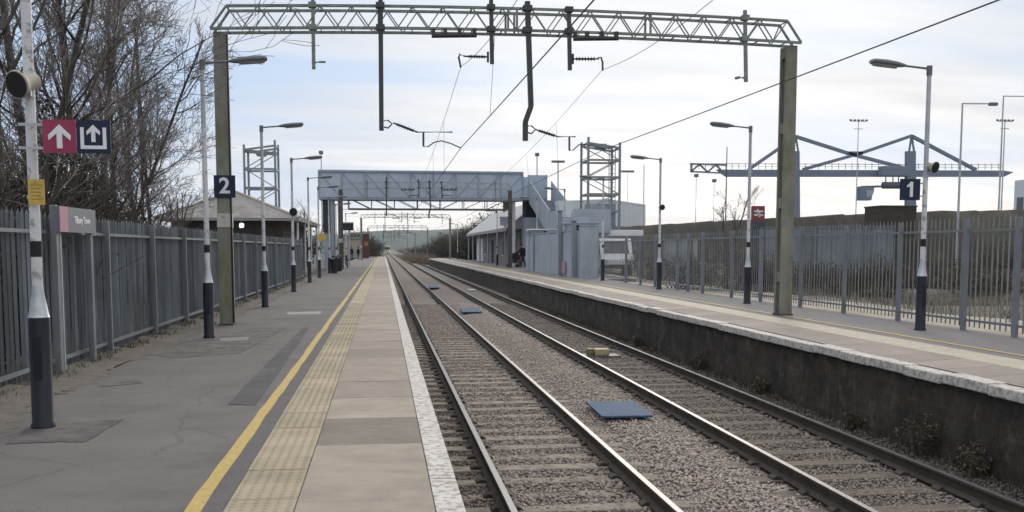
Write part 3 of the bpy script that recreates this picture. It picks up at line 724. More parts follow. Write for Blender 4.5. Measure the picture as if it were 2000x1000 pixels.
    # registration arms under the long drop posts
    for pts_i, hook, tube_, strut, arm in (([(768, 240), (815, 258)], [(750, 236), (758, 235), (766, 242), (758, 250), (750, 248)], [(812, 258), (884, 258)], [(827, 258), (827, 286)], [(827, 286), (835, 287), (848, 278), (862, 275), (880, 280), (900, 289)]),
                                           ([(1046, 253), (1090, 267)], [(1031, 246), (1038, 246), (1046, 253), (1038, 261), (1031, 259)], [(1088, 267), (1124, 267)], [(1112, 268), (1112, 294)], [(1112, 294), (1120, 293), (1130, 283), (1140, 282), (1160, 286), (1182, 291)])):
        ins(L(*pts_i[0], dy), L(*pts_i[1], dy)); pth(hook, .016, 'hook'); pth(tube_, .014, 'registration_tube'); pth(strut, .02, 'strut'); pth(arm, .012, 'steady_arm')
    for p, q in (((955, 111), (908, 110)), ((1117, 115), (1170, 115))): ins(L(*p, dy), L(*q, dy))
    pth([(953, 101), (953, 122)], .022, 'insulator_bracket'); pth([(1119, 105), (1119, 125)], .022, 'insulator_bracket')
    pth([(908, 110), (898, 106), (896, 112), (900, 132)], .02, 'wire_clamp'); pth([(1168, 113), (1174, 112), (1177, 122), (1177, 138)], .02, 'wire_clamp')
    for x0, x1, y0 in ((843, 931, 70), (1120, 1208, 76)):
        P0, P1 = L(x0, y0, dy), L(x1, y0 - 1, dy); mb = MB(); mb.tube(P0, P1, .042, .042, 10)
        for k in (.04, .3, .62, .95):
            c = P0.lerp(P1, k); mb.box(c.x - .035, c.x + .035, dy - .05, dy + .06, c.z - .02, c.z + .13)
        mb.build('feeder_insulator', insul, t)
    return t
g0 = make_gantry('tall near gantry with concrete columns and lattice boom across both tracks')
YB = 76.0
g2 = dup(g0, (GX0 + .1, 72.6, 0), label='gantry standing just in front of the grey footbridge', sc_=(1.06, 1, 1))
psteel = M('pale_gantry_steel', (.34, .385, .43), .6, metal=.1, var=.2, scale=4)
for k in kids(g2):
    if k.name.startswith('column'): k.material_slots[0].link = 'OBJECT'; k.material_slots[0].material = M('dark_mast', (.105, .095, .082), .9, var=.35, scale=3)
    if k.name.startswith('boom'): k.material_slots[0].link = 'OBJECT'; k.material_slots[0].material = psteel
for k, (y, dx) in enumerate(((131, .3), (196, .2), (268, .1), (345, 0))):
    dup(g0, (GX0 + dx, y, -.3), label=['first gantry seen beyond the footbridge', 'second gantry seen beyond the footbridge', 'third gantry seen beyond the footbridge', 'farthest gantry over the tracks near the distant train'][k])
a, b = atY(417, 342, YG - .215), atY(460, 386, YG - .215)
numsign(a, b, YG - .215, 'navy sign with white number 2 on the left concrete column', '2', gl.x)
a, b = atY(1760, 349, rpos[0].y - .05), atY(1797, 391, rpos[0].y - .05)
numsign(a, b, rpos[0].y - .05, 'navy sign with white number 1 on the right lamp post', '1', rpos[0].x)

# wires
def span(pts, sag, n=14):
    out = []
    for p, q in zip(pts[:-1], pts[1:]):
        p, q = V(p), V(q)
        for i in range(n):
            u = i / n; c = p.lerp(q, u); c.z -= sag * 4 * u * (1 - u) * min(1, (q - p).length / 55); out.append(c)
    out.append(V(pts[-1])); return out
def steady(px, py): return atY(px, py, YG - .26)
c1 = steady(900, 289); c2 = steady(1182, 291)
n1 = atZ(1160, 0, c1.z + .06); n2 = atZ(1950, 0, c2.z + .02)
n1b = n1 + (n1 - c1) * 2.2; n2b = n2 + (n2 - c2) * 2.2
k1 = steady(900, 130); k2 = steady(1177, 136)
m1 = atZ(1010, 0, 4.75); m2 = atZ(1392, 0, 4.75); m1b = m1 + (m1 - k1) * 1.0; m1b.z = 4.9; m2b = m2 + (m2 - k2) * 1.0; m2b.z = 4.9
def wires(cp, kp, lab1, lab2, rc, rk, first):
    w = MB().path(span(cp, 0.03), rc, 5).build('contact_wire', wire_m); tag(w, lab1, 'wire', 'overhead wires')
    kpts = span(kp, .85); k = MB().path(kpts, rk, 5).build('catenary_wire', wire_m); tag(k, lab2, 'wire', 'overhead wires')
    cpts = span(cp, .03)
    def zat(pts, y):
        for p, q in zip(pts[:-1], pts[1:]):
            lo, hi = sorted((p.y, q.y))
            if lo <= y <= hi and hi - lo > 1e-6: return p.lerp(q, (y - p.y) / (q.y - p.y))
    for y in [first, 26, 32, 38, 44, 50, 56, 62, 68]:
        A, B = zat(cpts, y), zat(kpts, y)
        if A is not None and B is not None: MB().tube(A, B, .0035, n=4).build('dropper', wire_m, k)
YG2 = 72.6
wires([n1b, n1, c1, (1.85, YG2 - .26, c1.z + .05), (1.6, 131, c1.z - .2), (2.0, 196, c1.z - .2), (1.7, 345, c1.z - .2)], [m1b, m1, k1, (1.75, YG2 - .26, 5.15), (1.6, 131, 4.9), (1.9, 196, 4.9), (1.7, 345, 4.9)],
      'dark contact wire over the near track, steepest of the thick wires', 'thin sagging catenary wire hung over the near track', .0078, .005, 15.3)
wires([n2b, n2, c2, (5.35, YG2 - .26, c2.z + .05), (5.0, 131, c2.z - .2), (5.3, 196, c2.z - .2), (5.2, 345, c2.z - .2)], [m2b, m2, k2, (5.2, YG2 - .26, 5.15), (5.1, 131, 4.9), (5.3, 196, 4.9), (5.2, 345, 4.9)],
      'dark contact wire over the far track, running to the upper right corner', 'thin sagging catenary wire hung over the far track', .0078, .005, 26)

# ------------------------------------------------------------------ footbridge
t = thing('footbridge', 'grey blue clad footbridge crossing both tracks', 'footbridge', (0, YB, 0))
bl = atY(622, 336, YB).x; br = atY(1021, 336, YB).x; zt = atY(800, 335, YB).z; zd = atY(800, 387, YB).z; zl = atY(800, 408, YB).z
W = 2.2
for y in (0, W):
    MB().box(bl, br, y - .02, y + .02, zd + .05, zt - .08).build('parapet_cladding', bridge_p, t)
MB().box(bl, br, .03, W - .03, zd - .12, zd + .05).build('deck', bridge_s, t)
xs = [atY(680 + 45.3 * i, 390, YB).x for i in range(8)]; xa = [bl + (br - bl) * i / 9 for i in range(10)]
for y in (-.06, W + .06):
    mb = MB()
    mb.box(bl - .03, br + .03, y - .07, y + .07, zt - .09, zt + .06); mb.box(bl, br, y - .05, y + .05, zd - .14, zd + .02)
    for x in xa: mb.box(x - .05, x + .05, y - .04, y + .04, zd, zt - .1)
    for i in range(9):
        a_, b_ = ((xa[i], zt - .1), (xa[i + 1], zd)) if i < 4.5 else ((xa[i], zd), (xa[i + 1], zt - .1))
        mb.bar((a_[0], y + .01, a_[1]), (b_[0], y + .01, b_[1]), .05, .03)
    mb.build('girder_truss', bridge_s, t)
for y in (.25, W - .25):
    mb = MB()
    mb.box(xs[0], xs[-1], y - .04, y + .04, zl - .04, zl + .05)
    for i, x in enumerate(xs): mb.box(x - .03, x + .03, y - .03, y + .03, zl, zd - .12)
    for i in range(7):
        a_, b_ = ((xs[i] + .3, zd - .12), (xs[i + 1], zl)) if i < 4 else ((xs[i], zl), (xs[i + 1] - .3, zd - .12))
        mb.bar((a_[0], y, a_[1]), (b_[0], y, b_[1]), .05)
    mb.build('lower_truss', M('truss_grey', (.16, .165, .165), .6, var=.2), t)
for x in (-3.75, -3.2):
    for y in (.3, W - .3): MB().cbox(x, y, 0, .26, .30, zd - .14, .02).build('pier', bridge_s, t)
for y in (.3, W - .3): MB().cbox(10.0, y, .1, .2, .26, zd - .24, .02).build('pier', lampwhite, t)
lx0, lx1 = br + .03, atY(1068, 345, YB).x
mb = MB(); mb.box(lx0, lx1, -.3, W + .3, zd - .1, zd + .06); mb.build('landing', bridge_s, t)
mb = MB(); mb.box(lx1 - .04, lx1, -.3, W + .3, zd + .06, zt - .15); mb.box(lx0, lx1 - .04, W + .26, W + .3, zd + .06, zt - .15); mb.box(lx0 + .3, lx1 - .04, -.3, -.26, zd + .06, zt - .2); mb.build('landing_parapet', bridge_p, t)
MB().box(lx0 + .2, lx1 - .2, .2, W, .1, zd - 1.4).build('lift_wall', hoard_m, t)
MB().box(lx0 + .25, lx1 - .25, .25, W, zd - 1.395, zd - .105).build('lift_void', dark_m, t)
# left stair block
MB().box(bl + .25, -3.95, .2, W + 2, 2.7, zd - .15).build('stair_void', M('stair_dark', (.035, .042, .06), .8, var=.2), t)
MB().box(bl + .3, -4.0, .3, W + 2, 0, 2.695).build('stair_wall', hoard_m, t)
# right stair flight towards the camera
def flight(x0, x1, y0, z0, y1, z1):
    n = 18; mb = MB()
    for i in range(n):
        ya = y0 + (y1 - y0) * i / n; yb = y0 + (y1 - y0) * (i + 1) / n; za = z0 + (z1 - z0) * (i + 1) / n
        mb.box(x0, x1, min(ya, yb), max(ya, yb), za - .16, za)
    mb.build('stair_tread', bridge_s, t)
    for x in (x0, x1):
        MB().prism([(x - .03, y0, z0 - .35), (x - .03, y0, z0 + 1.35), (x - .03, y1, z1 + 1.35), (x - .03, y1, z1 - .35)], (.06, 0, 0)).build('stair_parapet', hoard_m, t)
    MB().prism([(x0 + .1, y0, z0 - .3), (x0 + .1, y1, z1 - .3), (x0 + .1, y1, z1 - .42), (x0 + .1, y0, z0 - .42)], (x1 - x0 - .2, 0, 0)).build('soffit', dark_m, t)
flight(lx0 + .45, lx1 + .3, -.3, zd, -9.5, 2.75)
MB().box(lx0 + .3, lx1 + 2.2, -12.3, -9.52, 2.5, 2.7).build('half_landing', bridge_s, t)
mb = MB(); mb.box(lx0 + .3, lx0 + .36, -12.3, -9.6, 2.7, 3.9); mb.box(lx0 + .36, lx1 + 2.2, -12.3, -12.24, 2.7, 4.05); mb.build('landing_parapet', hoard_m, t)
MB().box(lx0 + .5, lx1 + .3, -12.0, -9.8, .1, 2.48).build('stair_enclosure', hoard_m, t)
for x in (lx1 + .9, lx1 + 2.0): MB().cbox(x, -12.1, .1, .14, .14, 2.4).build('stair_post', bridge_s, t)
MB().box(lx0 + .36, lx1 + .3, -12.03, -12.003, .9, 1.9).build('notice_panel', bridge_p, t)

def trap(pts, Y, d, name, mat):
    P = [atY(a, b, Y) for a, b in pts]; MB().prism([(p.x, p.y - YB, p.z) for p in P], (0, d, 0)).build(name, mat, t)
trap([(1089, 392), (1122, 392), (1114, 424), (1097, 424)], 59.0, 1.2, 'stair_parapet', warehouse_m)
trap([(1097, 425), (1114, 425), (1118, 458), (1093, 458)], 59.0, 1.2, 'stair_parapet', M('pale_lilac_panel', (.40, .42, .50), .7, var=.12))
trap([(1124, 424), (1150, 424), (1150, 438), (1124, 438)], 57.5, 1.0, 'stair_parapet', bridge_p)
# lift towers: open lattice of posts and rails
def tower(x0, x1, y0, y1, zb, h, label, rows, slope):
    t = thing('lift_tower', label, 'tower', (x0, y0, zb), group='open lattice lift towers'); w = x1 - x0; d = y1 - y0
    for x in (0, w):
        for y in (0, d): MB().cbox(x, y, 0, .16, .16, h + (slope * (x / w)) + (.0 if y else .12), .015).build('post', tower_m, t)
    for i in range(rows + 1):
        z = h * (.05 + .92 * i / rows); mb = MB()
        for y in (0, d): mb.bar((-.06, y, z), (w + .06, y, z + (slope if i == rows else 0)), .1, .14)
        for x in (0, w): mb.bar((x, -.05, z + (slope * x / w if i == rows else 0)), (x, d + .05, z + (slope * x / w if i == rows else 0)), .09, .13)
        mb.build('rail', tower_m, t)
        if i < rows:
            z2 = h * (.05 + .92 * (i + 1) / rows)
            for y in (0, d):
                if i % 2: MB().bar((0, y, z), (w, y, z2), .06).build('brace', tower_m, t)
                else: MB().bar((0, y, z2), (w, y, z), .06).build('brace', tower_m, t)
    b = MB(); b.bar((.1, .1, h - .35), (w - .1, d - .1, h - .35), .2, .25); b.box(w * .35, w * .65, d * .3, d * .7, h - .6, h - .25); b.build('hoist_beam', tower_m, t)
    return t
a, b = atY(478, 284, YB + 1), atY(538, 275, YB + 1); tower(a.x, b.x, YB + .5, YB + 2.8, 0, a.z - .1, 'open steel lattice tower rising behind the tiled station roof', 6, .35)
a, b = atY(1146, 270, 70.6), atY(1207, 282, 70.6); t = tower(a.x, b.x, 70, 72.5, .1, a.z - .2, 'open steel lattice tower beside the footbridge stairs', 7, -.35)
mb = MB()
for z in frange(.6, a.z - 1, 24): mb.bar((b.x - a.x - .75, .1, z), (b.x - a.x - .3, .1, z), .035)
for x in (b.x - a.x - .75, b.x - a.x - .3): mb.bar((x, .1, .3), (x, .1, a.z - .8), .05)
mb.build('ladder', tower_m, t)
MB().box(.2, b.x - a.x - .2, .3, 2.2, .1, 4.6).build('lift_car', hoard_m, t)

# hoardings round the building site on the right platform
def hoarding(p, q, h, label, n, zb=.1, th=.06):
    p, q = V(p), V(q); t = thing('hoarding', label, 'hoarding', (p.x, p.y, zb), math.atan2(q.y - p.y, q.x - p.x), group='site hoardings'); L = (q - p).length
    for i in range(n):
        a, b = L * i / n + .012, L * (i + 1) / n - .012; hh = h * (1 - .025 * (i % 2)); vs = []; k = 16
        for q in range(k + 1):
            x = a + (b - a) * q / k; vs += [(x, -.018 * (q // 2 % 2), 0), (x, -.018 * (q // 2 % 2), hh)]
        for q in range(k, -1, -1): x = a + (b - a) * q / k; vs += [(x, .03, 0), (x, .03, hh)]
        m_ = 2 * (k + 1); MB().add(vs, [(2 * q, (2 * q + 2) % (2 * m_), (2 * q + 3) % (2 * m_), 2 * q + 1) for q in range(m_)]).build('panel', hoard_m, t)
    for i in range(n + 1): MB().cbox(L * i / n, .08, 0, .09, .09, h - .02, .01).build('post', bridge_s, t)
    MB().box(0, L, -.04, .04, h + .002, h + .05).build('capping', hoard_m, t)
    return t
hd = hoarding((9.15, 60, 0), (9.15, 47.2, 0), 2.25, 'grey hoarding panels along the back of the right platform', 7)
MB().box(9.4, 10.6, -.075, -.045, .12, .75).build('poster', M('faded_poster', (.42, .28, .29), .7, var=.3), hd)
hoarding((9.2, 46.4, 0), (10.05, 46.2, 0), 2.45, 'narrow grey hoarding end facing along the platform beside the lamp post', 1)
hoarding((9.1, 63.5, 0), (9.15, 60.4, 0), 2.2, 'short grey hoarding by the walking people', 2)
t = thing('site_cabin', 'grey blue site cabin with flat roof behind the hoarding', 'cabin', (10.4, 50, .1))
MB().cbox(-.35, 1.5, 0, 1.3, 5, 2.62, .03).build('wall', hoard_m, t); MB().cbox(-.35, 1.5, 2.62, 1.36, 5.06, .07, .02).build('roof', bridge_s, t)
MB().box(-.98, -.40, -1.02, -1.0, 2.30, 2.56).build('vent', dark_m, t)
MB().box(-.3, .2, -1.015, -1.0, 0.05, 2.0).build('door', bridge_p, t)
for i, (x, y, h, lb) in enumerate(((9.02, 50.6, 3.3, 'taller grey steel post standing before the hoarding panels'), (9.05, 47.0, 2.7, 'shorter grey steel post at the corner of the hoarding'))):
    t = thing('steel_post', lb, 'post', (x, y, .1), group='steel posts by the hoarding'); MB().cbox(0, 0, 0, .2, .24, h, .02).build('shaft', tower_m, t); MB().cbox(0, 0, h, .34, .34, .05, .01).build('cap_plate', bridge_s, t); MB().cbox(0, 0, 0, .36, .4, .03, .005).build('base_plate', bridge_s, t)
t = thing('shelter', 'small waiting shelter with a thin flat pale roof behind the hoarding', 'shelter', (9.3, 61.2, .1))
mb = MB().cbox(.7, 0, 2.5, 2.2, 2.2, .09, .02); mb.build('roof', white_m, t)
for x in (-.2, 1.6):
    for y in (-.9, .9): MB().tube((x, y, 0), (x, y, 2.5), .04).build('post', bridge_s, t)

# ------------------------------------------------------------------ buildings
# left station building with hipped tiled roof
t = thing('station_building', 'station building with brown tiled hipped roof behind the left fence', 'building', (-8.1, 54, 0))
hx, y0, y1, ze, zr = 3.7, 0, 18, 3.10, 4.62
MB().prism([(-hx + .7, .8, 0), (hx - .9, .8, 0), (hx - .9, y1 - .8, 0), (-hx + .7, y1 - .8, 0)], (0, 0, ze - .132)).build('wall', wall_l, t)
rf = MB().add([(-hx, y0, ze), (hx, y0, ze), (hx, y1, ze), (-hx, y1, ze), (0, 3.4, zr), (0, y1 - 3.4, zr)], [(0, 1, 4), (1, 2, 5, 4), (2, 3, 5), (3, 0, 4, 5)]).build('roof', roof_l, t)
MB().box(-hx + .02, hx - .02, .02, y1 - .02, ze - .13, ze - .012).build('fascia', fascia_m, rf)
mb = MB(); mb.bar((0, 3.4, zr + .02), (0, y1 - 3.4, zr + .02), .16, .12)
for x, y in ((-hx, 0), (hx, 0), (hx, y1), (-hx, y1)): mb.bar((x, y, ze + .02), (0, 3.4 if y == 0 else y1 - 3.4, zr + .02), .13, .1)
mb.build('ridge', M('ridge_tile', (.33, .30, .27), .8, var=.2), rf)
MB().box(-1.2, -.4, .77, .80, 0, 2.1).build('door', dark_m, t); MB().box(.4, 1.6, .77, .80, .9, 2.1).build('window', glass_m, t)
for y in (4, 8, 12): MB().box(hx - .9, hx - .87, y, y + 1.2, .9, 2.2).build('window', glass_m, t)
for y in (1.0, 6, 11, 16.5): MB().tube((hx - .15, y, 0), (hx - .15, y, ze - .13), .06).build('canopy_post', lampwhite, t)
q = atY(470, 440, 53.9)
t2 = thing('bulkhead_light', 'lit white lamp under the tiled roof eaves beside the left gantry column', 'light', (q.x, 54.25, q.z))
MB().lathe([(.05, -.03), (.11, 0), (.10, .06), (.05, .10)], ax=(0, -1, 0)).build('diffuser', tower_lamp, t2); MB().box(-.13, .13, .0, .06, -.13, .13).build('back_plate', galv, t2); MB().bar((0, .03, .13), (0, .03, 2.94 - q.z), .03).build('stem', galv, t2)

# right station building
t = thing('station_building', 'low station building with grey slate roof and canopy on the right platform', 'building', (0, 78, .1))
x0, x1, L, ze, zr = 9.65, 15.6, 38, 3.05, 5.35; xw = 10.75
MB().box(xw, x1 - .5, .5, L - .5, 0, ze - .1).build('wall', wall_r, t)
xm = (x0 + x1) / 2
rf = MB().prism([(x0, 0, ze), (xm, 0, zr), (x1, 0, ze), (x1, 0, ze - .1), (x0, 0, ze - .1)], (0, L, 0)).build('roof', roof_r, t)
MB().box(x0 - .03, x0 - .002, -.02, L + .02, ze - .28, ze - .02).build('gutter', fascia_m, rf)
c = MB().cbox(xm, 24, zr - .2, .7, .9, 1.1, .04).build('chimney', brown_m, rf); MB().tube((xm, 24, zr + .9), (xm, 24, zr + 1.25), .13, .11).build('chimney_pot', brown_m, rf)
MB().box(xw - .05, xw, 29.5, 36.5, 0, 2.5).build('door', door_white, t)
MB().box(xw - .03, xw, 19.2, 21.2, 0, 2.2).build('door', dark_m, t)
for y in (2.5, 6.5, 11, 15.5, 23.5, 26.5): 
    w = MB().box(xw - .02, xw, y, y + 1.3, .8, 2.3).build('window', glass_m, t); mb = MB(); mb.box(xw - .05, xw - .022, y - .08, y + 1.38, .72, .8); mb.box(xw - .05, xw - .022, y + .62, y + .68, .8, 2.3); mb.build('window_frame', door_white, w)
for y in (.4, 8, 16, 24, 32, 37.6): MB().tube((x0 + .2, y, 0), (x0 + .2, y, ze - .1), .07).build('canopy_post', bridge_s, t)
MB().box(xw - .04, xw - .031, .6, 1.9, 0, 1.0).build('poster_board', dred, t)

# pale warehouse
def warehouse(pxa, pxb, pyt, Y, depth, label, crown=0):
    a, b = atY(pxa, pyt, Y), atY(pxb, pyt, Y); t = thing('warehouse', label, 'warehouse', (a.x, Y, -1.0)); w = b.x - a.x; h = a.z + 1
    MB().prism([(0, 0, 0), (w, 0, 0), (w, 0, h - crown), (w * .62, 0, h + crown * .4), (w * .3, 0, h), (0, 0, h - crown * .3)], (0, depth, 0)).build('wall', warehouse_m, t)
    mb = MB(); mb.bar((0, -.03, h - crown * .3), (w * .3, -.03, h), .1, .25); mb.bar((w * .3, -.03, h), (w * .62, -.03, h + crown * .4), .1, .25); mb.bar((w * .62, -.03, h + crown * .4), (w, -.03, h - crown), .1, .25); mb.build('roof_edge', white_m, t)
    mb = MB()
    for k in range(1, int(w)): mb.box(k - .02, k + .02, -.03, -.002, 0, h - crown - .3)
    mb.build('cladding_joint', M('cladding_joint', (.52, .55, .58), .7), t)
    return t
warehouse(1062, 1261, 392, 205, 40, 'large pale grey warehouse behind the right lattice tower', .8)
t = warehouse(2006, 2060, 350, 190, 4, 'pale grey block with dark window at the right picture edge', .1)
MB().box(-.05, -.02, .8, 3.0, 10.2, 13.0).build('window', glass_m, t)

# ------------------------------------------------------------------ land on the right: bank, fences, things behind the palisade
def bankline(pts, Y0, name, mat, foot=9, zf=-.2, depth=25):
    mb = MB(); r = random.Random(4); rows = []
    P = []
    for (px, py, Y) in pts: P.append(atY(px, py, Y))
    Q = []
    for p, q in zip(P[:-1], P[1:]):
        for k in range(14): Q.append(p.lerp(q, k / 14))
    Q.append(P[-1])
    o = []
    for i, p in enumerate(Q):
        h = p.z + r.uniform(-.12, .12); j = r.uniform(-.4, .4)
        o += [(p.x, p.y - foot + j, zf), (p.x, p.y - foot * .55 + j, zf + (h - zf) * .5), (p.x, p.y, h), (p.x, p.y + depth * .5, h), (p.x, p.y + depth, -1.4)]
    n = 5; f = [(i * n + k, (i + 1) * n + k, (i + 1) * n + k + 1, i * n + k + 1) for i in range(len(Q) - 1) for k in range(n - 1)]
    return struct(mb.add(o, f).build(name, mat, smooth=True))
bankline([(1130, 447, 125), (1270, 441, 112), (1400, 433, 98), (1560, 425, 84), (1700, 418, 74), (1850, 414, 68), (2050, 411, 64), (2300, 405, 60)], 0, 'bank', bank_m)
def corrugated(p, q, h, label, mat, zb):
    p, q = V(p), V(q); t = thing('corrugated_fence', label, 'fence', (p.x, p.y, zb), math.atan2(q.y - p.y, q.x - p.x)); L = (q - p).length; n = int(L / .11)
    vs = []
    for i in range(n + 1):
        x = L * i / n; y = .035 * (1 if i % 2 else -1); vs += [(x, y, 0), (x, y, h)]
    MB().add(vs, [(2 * i, 2 * i + 2, 2 * i + 3, 2 * i + 1) for i in range(n)]).build('sheeting', mat, t, fix=False)
    MB().box(0, L, -.06, .06, h + .002, h + .08).build('top_rail', fencepost_m, t)
    for i in range(int(L / 2.4) + 1): MB().cbox(min(L - .06, i * 2.4), -.12, 0, .1, .1, h + .05).build('post', fencepost_m, t)
    return t
a, b = atY(1488, 444, 47), atY(1746, 441, 44); corrugated((a.x, 47, 0), (b.x, 44, 0), 2.65, 'blue grey corrugated metal fence beyond the scrub on the right', corr_m, a.z - 2.7)
a, b = atY(1296, 466, 72), atY(1362, 465, 70); corrugated((a.x, 72, 0), (b.x, 70, 0), 2.3, 'pale greenish corrugated sheeting beyond the palisade, left of the bare tree', corr_w, a.z - 2.35)
# brown hut on the bank
a, b = atY(1721, 401, 66), atY(1791, 401, 66); t = thing('brick_hut', 'square brown brick hut on the bank below the crane tower', 'hut', (a.x, 66, 2.2)); w = b.x - a.x
MB().cbox(w / 2, 1.2, 0, w, 2.4, a.z - 2.2 - .1, .02).build('wall', brown_m, t); MB().cbox(w / 2, 1.2, a.z - 2.3, w + .1, 2.5, .1, .02).build('roof', M('hut_roof', (.06, .055, .05), .9), t)
# red totem
a, b = atY(1470, 402, 62), atY(1494, 432, 62); t = thing('totem_sign', 'dark totem with red panel and white double line emblem behind the fence', 'sign', (a.x, 62, -.1)); w = b.x - a.x; z0 = b.z + .1; z1 = a.z + .1
MB().cbox(w / 2, .15, 0, w + .10, .3, z0, .02).build('pillar', totem_m, t); MB().cbox(w / 2, .15, z0, w, .26, z1 - z0, .02).build('panel', redsign, t)
mb = MB(); hh = z1 - z0
for zz in (.36, .60): mb.box(w * .14, w * .86, .012, .019, z0 + hh * zz, z0 + hh * (zz + .09))
mb.prism([(w * .34, .0185, z0 + hh * .79), (w * .46, .0185, z0 + hh * .79), (w * .66, .0185, z0 + hh * .52), (w * .54, .0185, z0 + hh * .52)], (0, -.006, 0))
mb.prism([(w * .66, .0185, z0 + hh * .26), (w * .54, .0185, z0 + hh * .26), (w * .34, .0185, z0 + hh * .53), (w * .46, .0185, z0 + hh * .53)], (0, -.0065, 0))
mb.build('emblem', signwhite, t)
# white canopy and van behind the palisade
a, b = atY(1172, 449, 64), atY(1256, 461, 64); t = thing('canopy', 'long white flat canopy behind the parked van', 'canopy', (a.x, 64, -.1)); w = b.x - a.x
MB().cbox(w / 2, 1, b.z + .1, w, 2.2, a.z - b.z, .03).build('roof', white_m, t)
for x in (.15, w - .15): MB().cbox(x, 1.6, 0, .12, .12, b.z + .1).build('post', bridge_s, t)
def van(x, y, rz, label, W=1.9, Ht=2.2, L=4.6):
    t = thing('parked_van', label, 'van', (x, y, -.1), rz)
    prof = [(-.0, .45), (0, .95), (.18, 1.12), (.75, 1.25), (1.35, Ht - .12), (1.6, Ht), (L - .1, Ht), (L, Ht - .15), (L, .45)]
    rings = [[V((s * W / 2 * k, a, b)) for a, b in prof] for s, k in ((-1, .93), (-1, 1), (1, 1), (1, .93))]
    for j in (0, 3): rings[j] = [V((p.x, .06 + p.y * .975, .47 + (p.z - .47) * .96)) for p in rings[j]]
    MB().loft(rings).build('body', vanwhite, t)
    MB().prism([(-W * .40, .80, 1.30), (W * .40, .80, 1.30), (W * .37, 1.30, Ht - .16), (-W * .37, 1.30, Ht - .16)], (0, -.03, .02)).build('windscreen', glass_m, t)
    MB().box(-W * .42, W * .42, -.06, -.002, .42, .66).build('bumper', black_m, t)
    for s in (-1, 1):
        MB().cbox(s * W * .36, -.0, .76, .26, .06, .16, .02).build('headlight', lens_m, t)
        MB().cbox(s * (W / 2 + .10), .95, 1.25, .16, .10, .24, .02).build('mirror', black_m, t)
        for yy in (.85, L - .95):
            wh = MB().lathe([(.30, -.11), (.32, -.09), (.32, .09), (.30, .11)], (s * (W / 2 - .12), yy, .32), (1, 0, 0), 18).build('wheel', tyre_m, t); MB().lathe([(.19, -.115), (.17, .115)], (s * (W / 2 - .12), yy, .32), (1, 0, 0), 14).build('rim', galv, wh)
        MB().box(s * W / 2 - .008 + s * .006, s * W / 2 + .008 + s * .006, 1.75, 2.6, 1.35, 1.85).build('side_window', glass_m, t)
    return t
q = atY(1207, 530, 57.5); van(q.x, 57.5, R(-6), 'white van parked nose first behind the palisade fence, under the canopy')
# light poles in the port, far behind
def mast(px, pyt, Y, label, kind, r=.09, side=1, zb=-1.0, pyb=None):
    p = atY(px, pyt, Y); t = thing('light_mast', label, 'light mast', (p.x, Y, zb), group='port light masts'); h = p.z - zb
    MB().tube((0, 0, 0), (0, 0, h), r * 1.3, r * .8, 8).build('pole', galv if kind != 'dark' else dsteel, t)
    if kind == 'arm':
        k = Y * 55 / F
        MB().bar((0, 0, h - .04), (side * k, 0, h - .02), r * 1.1).build('arm', galv, t); MB().cbox(side * (k + .4 * side * side), 0, h - .14, k * .32, .3, .2, .03).build('lamp_head', lampgrey, t)
    elif kind == 'ring':
        k = Y * 17 / F; mb = MB(); mb.bar((-k, 0, h - .1), (k, 0, h - .1), r * 1.4); mb.bar((-k * .55, 0, h - Y * 16 / F), (k * .55, 0, h - Y * 16 / F), r); mb.build('crossbar', lampgrey, t)
        mb = MB()
        for i in range(5): mb.cbox(-k + k * .5 * i, 0, h - .05, k * .28, .4, Y * 3.2 / F, .03)
        mb.build('floodlight', lampgrey, t)
    elif kind == 'tee':
        k = Y * 13 / F; MB().cbox(0, 0, h - .1, k * 2, .5, Y * 4 / F, .05).build('lamp_head', lampgrey, t)
    elif kind == 'ball':
        k = Y * 4 / F; MB().cbox(0, 0, h - k, k * 2, k * 2, k * 1.6, k * .3).build('lamp_head', lampgrey, t)
    return t
mast(1677, 236, 260, 'tall floodlight mast behind the middle of the crane girder', 'ring', .13)
mast(1963, 236, 280, 'tall floodlight mast near the right end of the crane girder', 'ring', .2)
mast(1880, 201, 62, 'slim street lamp with arm to the right standing before the bank', 'arm', .07, 1, -.1)
mast(1960, 187, 90, 'slim street lamp cut by the right picture edge', 'arm', .08, 1, -.1)
mast(1420, 287, 180, 'plain dark pole under the left end of the crane girder', 'dark', .11)
mast(1360, 342, 230, 'short light pole below the crane girder tip', 'ball', .08)
mast(1395, 352, 230, 'short light pole beside the bare tree on the bank', 'ball', .07)
mast(1258, 322, 190, 'thin pale pole in front of the warehouse end', 'plain', .10)
mast(1049, 301, 88, 'grey camera pole rising behind the footbridge landing', 'ball', .06)
mast(1090, 316, 120, 'tee headed light pole behind the footbridge stairs', 'tee', .09)
mast(627, 297, 95, 'thin pole with small head above the left end of the footbridge', 'ball', .05)
mast(1226, 336, 230, 'short lamp head pole between the lattice tower and warehouse end', 'tee', .06)

